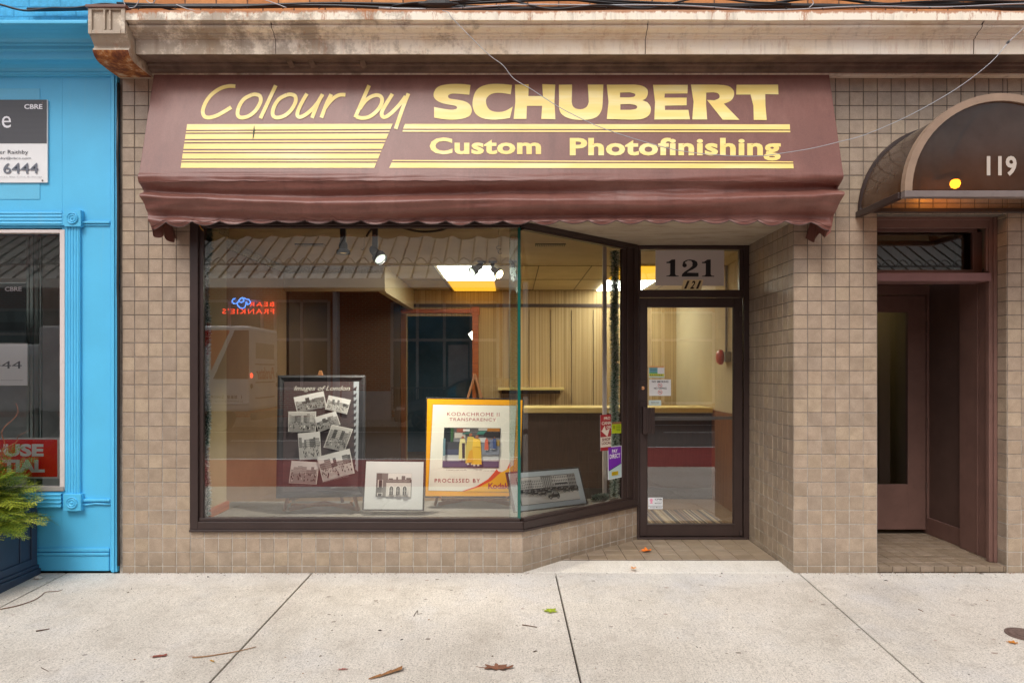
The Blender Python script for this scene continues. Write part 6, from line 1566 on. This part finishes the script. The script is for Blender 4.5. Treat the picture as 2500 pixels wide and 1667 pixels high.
wp = [(1080, 27), (1094, 31), (1106, 47), (1160, 102), (1198, 138), (1228, 160), (1255, 193), (1300, 220), (1365, 262), (1440, 300), (1490, 320), (1545, 338), (1630, 362), (1700, 374), (1790, 381), (1858, 381), (1912, 374), (1985, 362), (2055, 345), (2110, 330), (2200, 292), (2280, 250), (2350, 207), (2420, 152), (2462, 104), (2500, 68), (2560, 10)]
m = MB(); m.tube([P(a, b, -.46 if k > 3 else -.43) for k, (a, b) in enumerate(catmull(wp, 4))], .0025, 6)
tag(m.build('hanging_wire', M['wire'], smooth=True), 'thin pale wire drooping across the front of the awning', 'wire')
m = MB(); m.lathe([(.006, -.012), (.010, 0), (.006, .012)], P(2461, 104, -.46), (1, 0, 1), 8); tag(m.build('wire_clip', M['black']), 'tiny dark clip on the pale wire at the upper right', 'clip')
m = MB(); m.tube([(-3.014, -.018, 3.75), (-3.018, -.02, 3.2), (-3.011, -.02, 2.8), (-3.016, -.02, 2.2), (-3.006, -.022, 1.9), (-3.008, -.02, 1.6), (-3.012, -.018, .9), (-3.010, -.02, .4), (-3.008, -.018, .06)], .010, 8)
tag(m.build('wall_cable', M['frame_black'], smooth=True), 'dark vertical cable in the gap between the blue shop and the tiles', 'cable')
m = MB(); yc = P(485, 548, -.02)
m.tube([P(*p, -.02) for p in catmull([(482, 536), (486, 541), (488, 552), (493, 560), (497, 563)], 4)], .003, 5); m.tube([P(*p, -.02) for p in ((480, 542), (487, 537), (495, 541), (503, 537))], .004, 5)
tag(m.build('string_knot', paint('yellow_string', srgb(214, 150, 60), .8, .1, 20, 0, 0)), 'knotted yellow string at the top left corner of the window frame', 'string')

# ------------------------------------------------------------------ litter on the pavement
def G_(px, py, dz=0.0):
    """pavement point seen at a pixel"""
    v = Vector(((px-1250)/F, 1, (905-py)/F)); n = Vector((0, -SL, 1)); c = Vector((0, CAMY, CAMZ)); t = -c.dot(n)/v.dot(n); p = c+v*t
    if p.y > 0: t = -(CAMZ-.022)/v.z; p = c+v*t
    return p+Vector((0, 0, dz))
LM = {}
def leafmat(c):
    k = tuple(round(x, 3) for x in c)
    if k not in LM: LM[k] = paint('dry_leaf', c, .8, .3, 60, .5, .3)
    return LM[k]
def leaf(px, py, size, rot, c, label, kind='oak', curl=.35, stem=True):
    size *= 1.7 if px == 1215 else 1.3; o = G_(px, py, .003); m = MB(); R_ = Matrix.Rotation(rot, 3, 'Z'); r_ = random.Random(int(px)); out = []
    n = 40
    for k in range(n):
        t = 2*math.pi*k/n
        if kind == 'maple': rr_ = .55 + .45*abs(math.cos(2.5*t))**1.3 + .07*math.sin(11*t)
        elif kind == 'oak': rr_ = .62 + .22*math.cos(2*t) + .16*math.cos(7*t)
        else: rr_ = .35 + .65*abs(math.cos(t))**1.2
        rr_ *= r_.uniform(.93, 1.07); out.append((rr_*math.cos(t), rr_*math.sin(t)*(.75 if kind != 'maple' else 1)))
    def pt(x, y):
        z = curl*(y*y*.55 + .25*x*x*max(0, x)) + .05*math.sin(x*7+y*5); return o + R_ @ Vector((x, y, 0))*size + Vector((0, 0, (z+.04)*size))
    c0 = m.vert(pt(0, 0)); mid = [m.vert(pt(x*.5, y*.5)) for x, y in out]; ed = [m.vert(pt(x, y)) for x, y in out]
    for k in range(n):
        j = (k+1) % n; m.face([c0, mid[k], mid[j]]); m.face([mid[k], ed[k], ed[j], mid[j]])
    if stem: m.tube([pt(-.3, 0)+Vector((0, 0, .002)), pt(-1.0, .02), pt(-1.35, .12)], [.0018, .0014, .0012], 5)
    tag(m.build('fallen_leaf', leafmat(c), smooth=True), label, 'leaf', 'fallen leaves')
leaf(1215, 1631, .052, -.05, srgb(128, 84, 62), 'largest curled brown leaf on the sidewalk at the bottom centre', 'oak', .5)
leaf(390, 1602, .030, .25, srgb(132, 70, 56), 'reddish brown leaf lying alone on the left sidewalk slab', 'long', .4)
leaf(518, 1614, .016, -.6, srgb(190, 140, 40), 'small crumpled yellow leaf beside the long twig', 'oak', .6)
leaf(837, 1634, .022, .1, srgb(168, 108, 98), 'small pinkish leaf near the bottom edge', 'oak', .2, False)
leaf(954, 1440, .012, .3, srgb(176, 140, 132), 'tiny faded pink leaf in the middle of the left slab', 'oak', .2, False)
leaf(1344, 1492, .036, -.5, srgb(150, 165, 36), 'bright yellow green leaf left of the middle joint', 'maple', .25)
leaf(1578, 1345, .036, .3, srgb(216, 110, 28), 'orange leaf on the brown entry tiles', 'maple', .6)
leaf(1547, 1387, .022, .8, srgb(204, 140, 80), 'small tan leaf on the concrete apron', 'maple', .3)
leaf(1825, 1312, .022, .8, srgb(170, 84, 36), 'small rusty leaf in the corner beside the door frame', 'oak', .6, False)
leaf(2256, 1316, .030, .1, srgb(206, 122, 36), 'orange leaf on the doorstep of the maroon doorway', 'maple', .35)
leaf(2473, 1569, .020, -.4, srgb(196, 124, 40), 'small orange leaf below the round metal cover', 'maple', .3)
leaf(1762, 1400, .014, 1.2, srgb(60, 44, 36), 'dark brown scrap of leaf before the recess', 'oak', .6, False)
leaf(1102, 1441, .009, 0, srgb(58, 58, 50), 'little dark pebble-like leaf bud on the sidewalk', 'long', .3, False)
# curled leaf stalk at the bottom
m = MB(); pts = [G_(900, 1659, .004), G_(930, 1652, .008), G_(955, 1644, .012), G_(983, 1636, .016)]
for a, b in zip(pts, pts[1:]):
    i = pts.index(a); w0, w1 = (.003+.006*i), (.003+.006*(i+1)); m.poly([a+Vector((0, -w0, 0)), b+Vector((0, -w1, 0)), b+Vector((0, 0, .012)), a+Vector((0, 0, .006))]); m.poly([a+Vector((0, 0, .006)), b+Vector((0, 0, .012)), b+Vector((0, w1*1.6, -.002)), a+Vector((0, w0, -.002))])
tag(m.build('fallen_leaf', leafmat(srgb(140, 96, 56))), 'narrow rolled brown leaf pointing right near the bottom edge', 'leaf', 'fallen leaves')
def twig(pts, r, label, c=srgb(110, 78, 54)):
    m = MB(); q = catmull([tuple(G_(a, b, r+.001)) for a, b in pts], 5); m.tube(q, [r*(1-.5*k/len(q)) for k in range(len(q))], 6)
    tag(m.build('twig', leafmat(c), smooth=True), label, 'twig', 'twigs on the sidewalk')
twig([(470, 1606), (500, 1604), (545, 1597), (585, 1590), (625, 1580)], .0045, 'long pale brown twig crossing the left joint', srgb(150, 116, 84))
twig([(0, 1488), (40, 1480), (80, 1467), (100, 1455), (112, 1446), (140, 1444), (153, 1440)], .0036, 'thin curved twig running from the left edge')
twig([(88, 1542), (105, 1539), (121, 1536)], .0045, 'short dark twig on the left slab', srgb(84, 58, 44))
twig([(1275, 1526), (1295, 1529), (1311, 1532)], .0036, 'short straight twig below the yellow green leaf', srgb(96, 70, 44))
twig([(1010, 1505), (1016, 1494), (1020, 1491), (1019, 1499), (1031, 1497)], .0022, 'tiny bent wire-like twig in the centre slab', srgb(90, 80, 70))
twig([(101, 1630), (110, 1635), (118, 1639)], .0022, 'tiny twig near the bottom left corner', srgb(84, 64, 50))
twig([(2242, 1488), (2250, 1491), (2254, 1494)], .0028, 'tiny twig on the right slab')
# grit
r_ = random.Random(12); m = MB()
for k in range(420):
    x = r_.uniform(-3.9, 4.2); y = -r_.random()*1.85; z = SL*y
    if k % 4 == 0: y = -r_.random()*.12; z = SL*y
    s_ = r_.uniform(.0015, .0042)*(1 if r_.random() < .9 else 1.8); c = r_.choice([srgb(60, 48, 40), srgb(84, 68, 54), srgb(40, 34, 30), srgb(132, 92, 56), srgb(120, 108, 92)]); m.color(c)
    a = r_.uniform(0, 3.14); u = Vector((math.cos(a), math.sin(a), 0))*s_*r_.uniform(.8, 2.2); v_ = Vector((-math.sin(a), math.cos(a), 0))*s_; c_ = Vector((x, y, z+.0005)); top_ = c_+Vector((0, 0, s_*.8))
    q = [c_-u-v_*.6, c_+u-v_, c_+u+v_*.7, c_-u+v_]
    for j in range(4): m.poly([q[j], q[(j+1) % 4], top_])
# crumbs and weeds of mortar along the wall foot
for k in range(900):
    x = r_.uniform(XL, 4.2)
    if XC+.1 < x < XR or XP < x < XQ and r_.random() < .3: continue
    y = -r_.random()**2*.035; s_ = r_.uniform(.002, .007); c = r_.choice([srgb(170, 160, 146), srgb(146, 130, 112), srgb(120, 102, 84), srgb(186, 178, 166), srgb(150, 104, 70)]); m.color(c)
    c_ = Vector((x, y, SL*y)); q = [c_+Vector((r_.uniform(-1, 1), r_.uniform(-1, .6), 0))*s_*1.4 for _ in range(3)]; tp = c_+Vector((0, 0, s_*.9))
    for j in range(3): m.poly([q[j], q[(j+1) % 3], tp])
tag(m.build('grit', M['decal']), 'dark grit and crumbs scattered over the sidewalk', 'grit', kind='stuff')
m = MB()
for k in range(60):
    x = r_.uniform(-3.9, 4.1); y = -r_.uniform(.08, 1.85); c_ = Vector((x, y, SL*y+.0007)); a = r_.uniform(.006, .02); n_ = 9; m.color(r_.choice([srgb(150, 140, 130), srgb(134, 122, 110), srgb(170, 150, 138)]))
    m.poly([c_+Vector((math.cos(t*.698)*a*r_.uniform(.7, 1.2), math.sin(t*.698)*a*.8*r_.uniform(.7, 1.2), 0))+Vector((0, 0, 0)) for t in range(n_)])
tag(m.build('gum_spots', M['decal']), 'flattened grey gum and drip spots on the sidewalk', 'gum spots', kind='stuff')
# round metal cover at the right edge
c0 = G_(2500, 1549, .0); cv = empty('utility_cover', tuple(c0), 'round rusty metal utility cover set in the sidewalk at the right edge', 'utility cover')
up = Vector((0, -SL, 1)).normalized(); cm = paint('rusty_cover', srgb(104, 84, 76), .7, .3, 60, .5, .4)
m = MB(); m.lathe([(.100, .001), (.100, .006), (.086, .006), (.084, .003), (.001, .003)], c0, up, 32); m.build('ring', cm, cv)
m = MB(); m.lathe([(.080, .0032), (.080, .007), (.066, .007), (.062, .004), (.045, .004), (.042, .007), (.001, .007)], c0, up, 32); m.build('lid', cm, cv)
m = MB(); c1 = Vector((-3.55, -.13, SL*-.13)); m.lathe([(.02, 0), (.035, .006), (.02, .018), (.004, .022)], c1, (.1, .1, 1), 7); tag(m.build('stone', M['concrete']), 'small stone by the planter foot', 'stone')
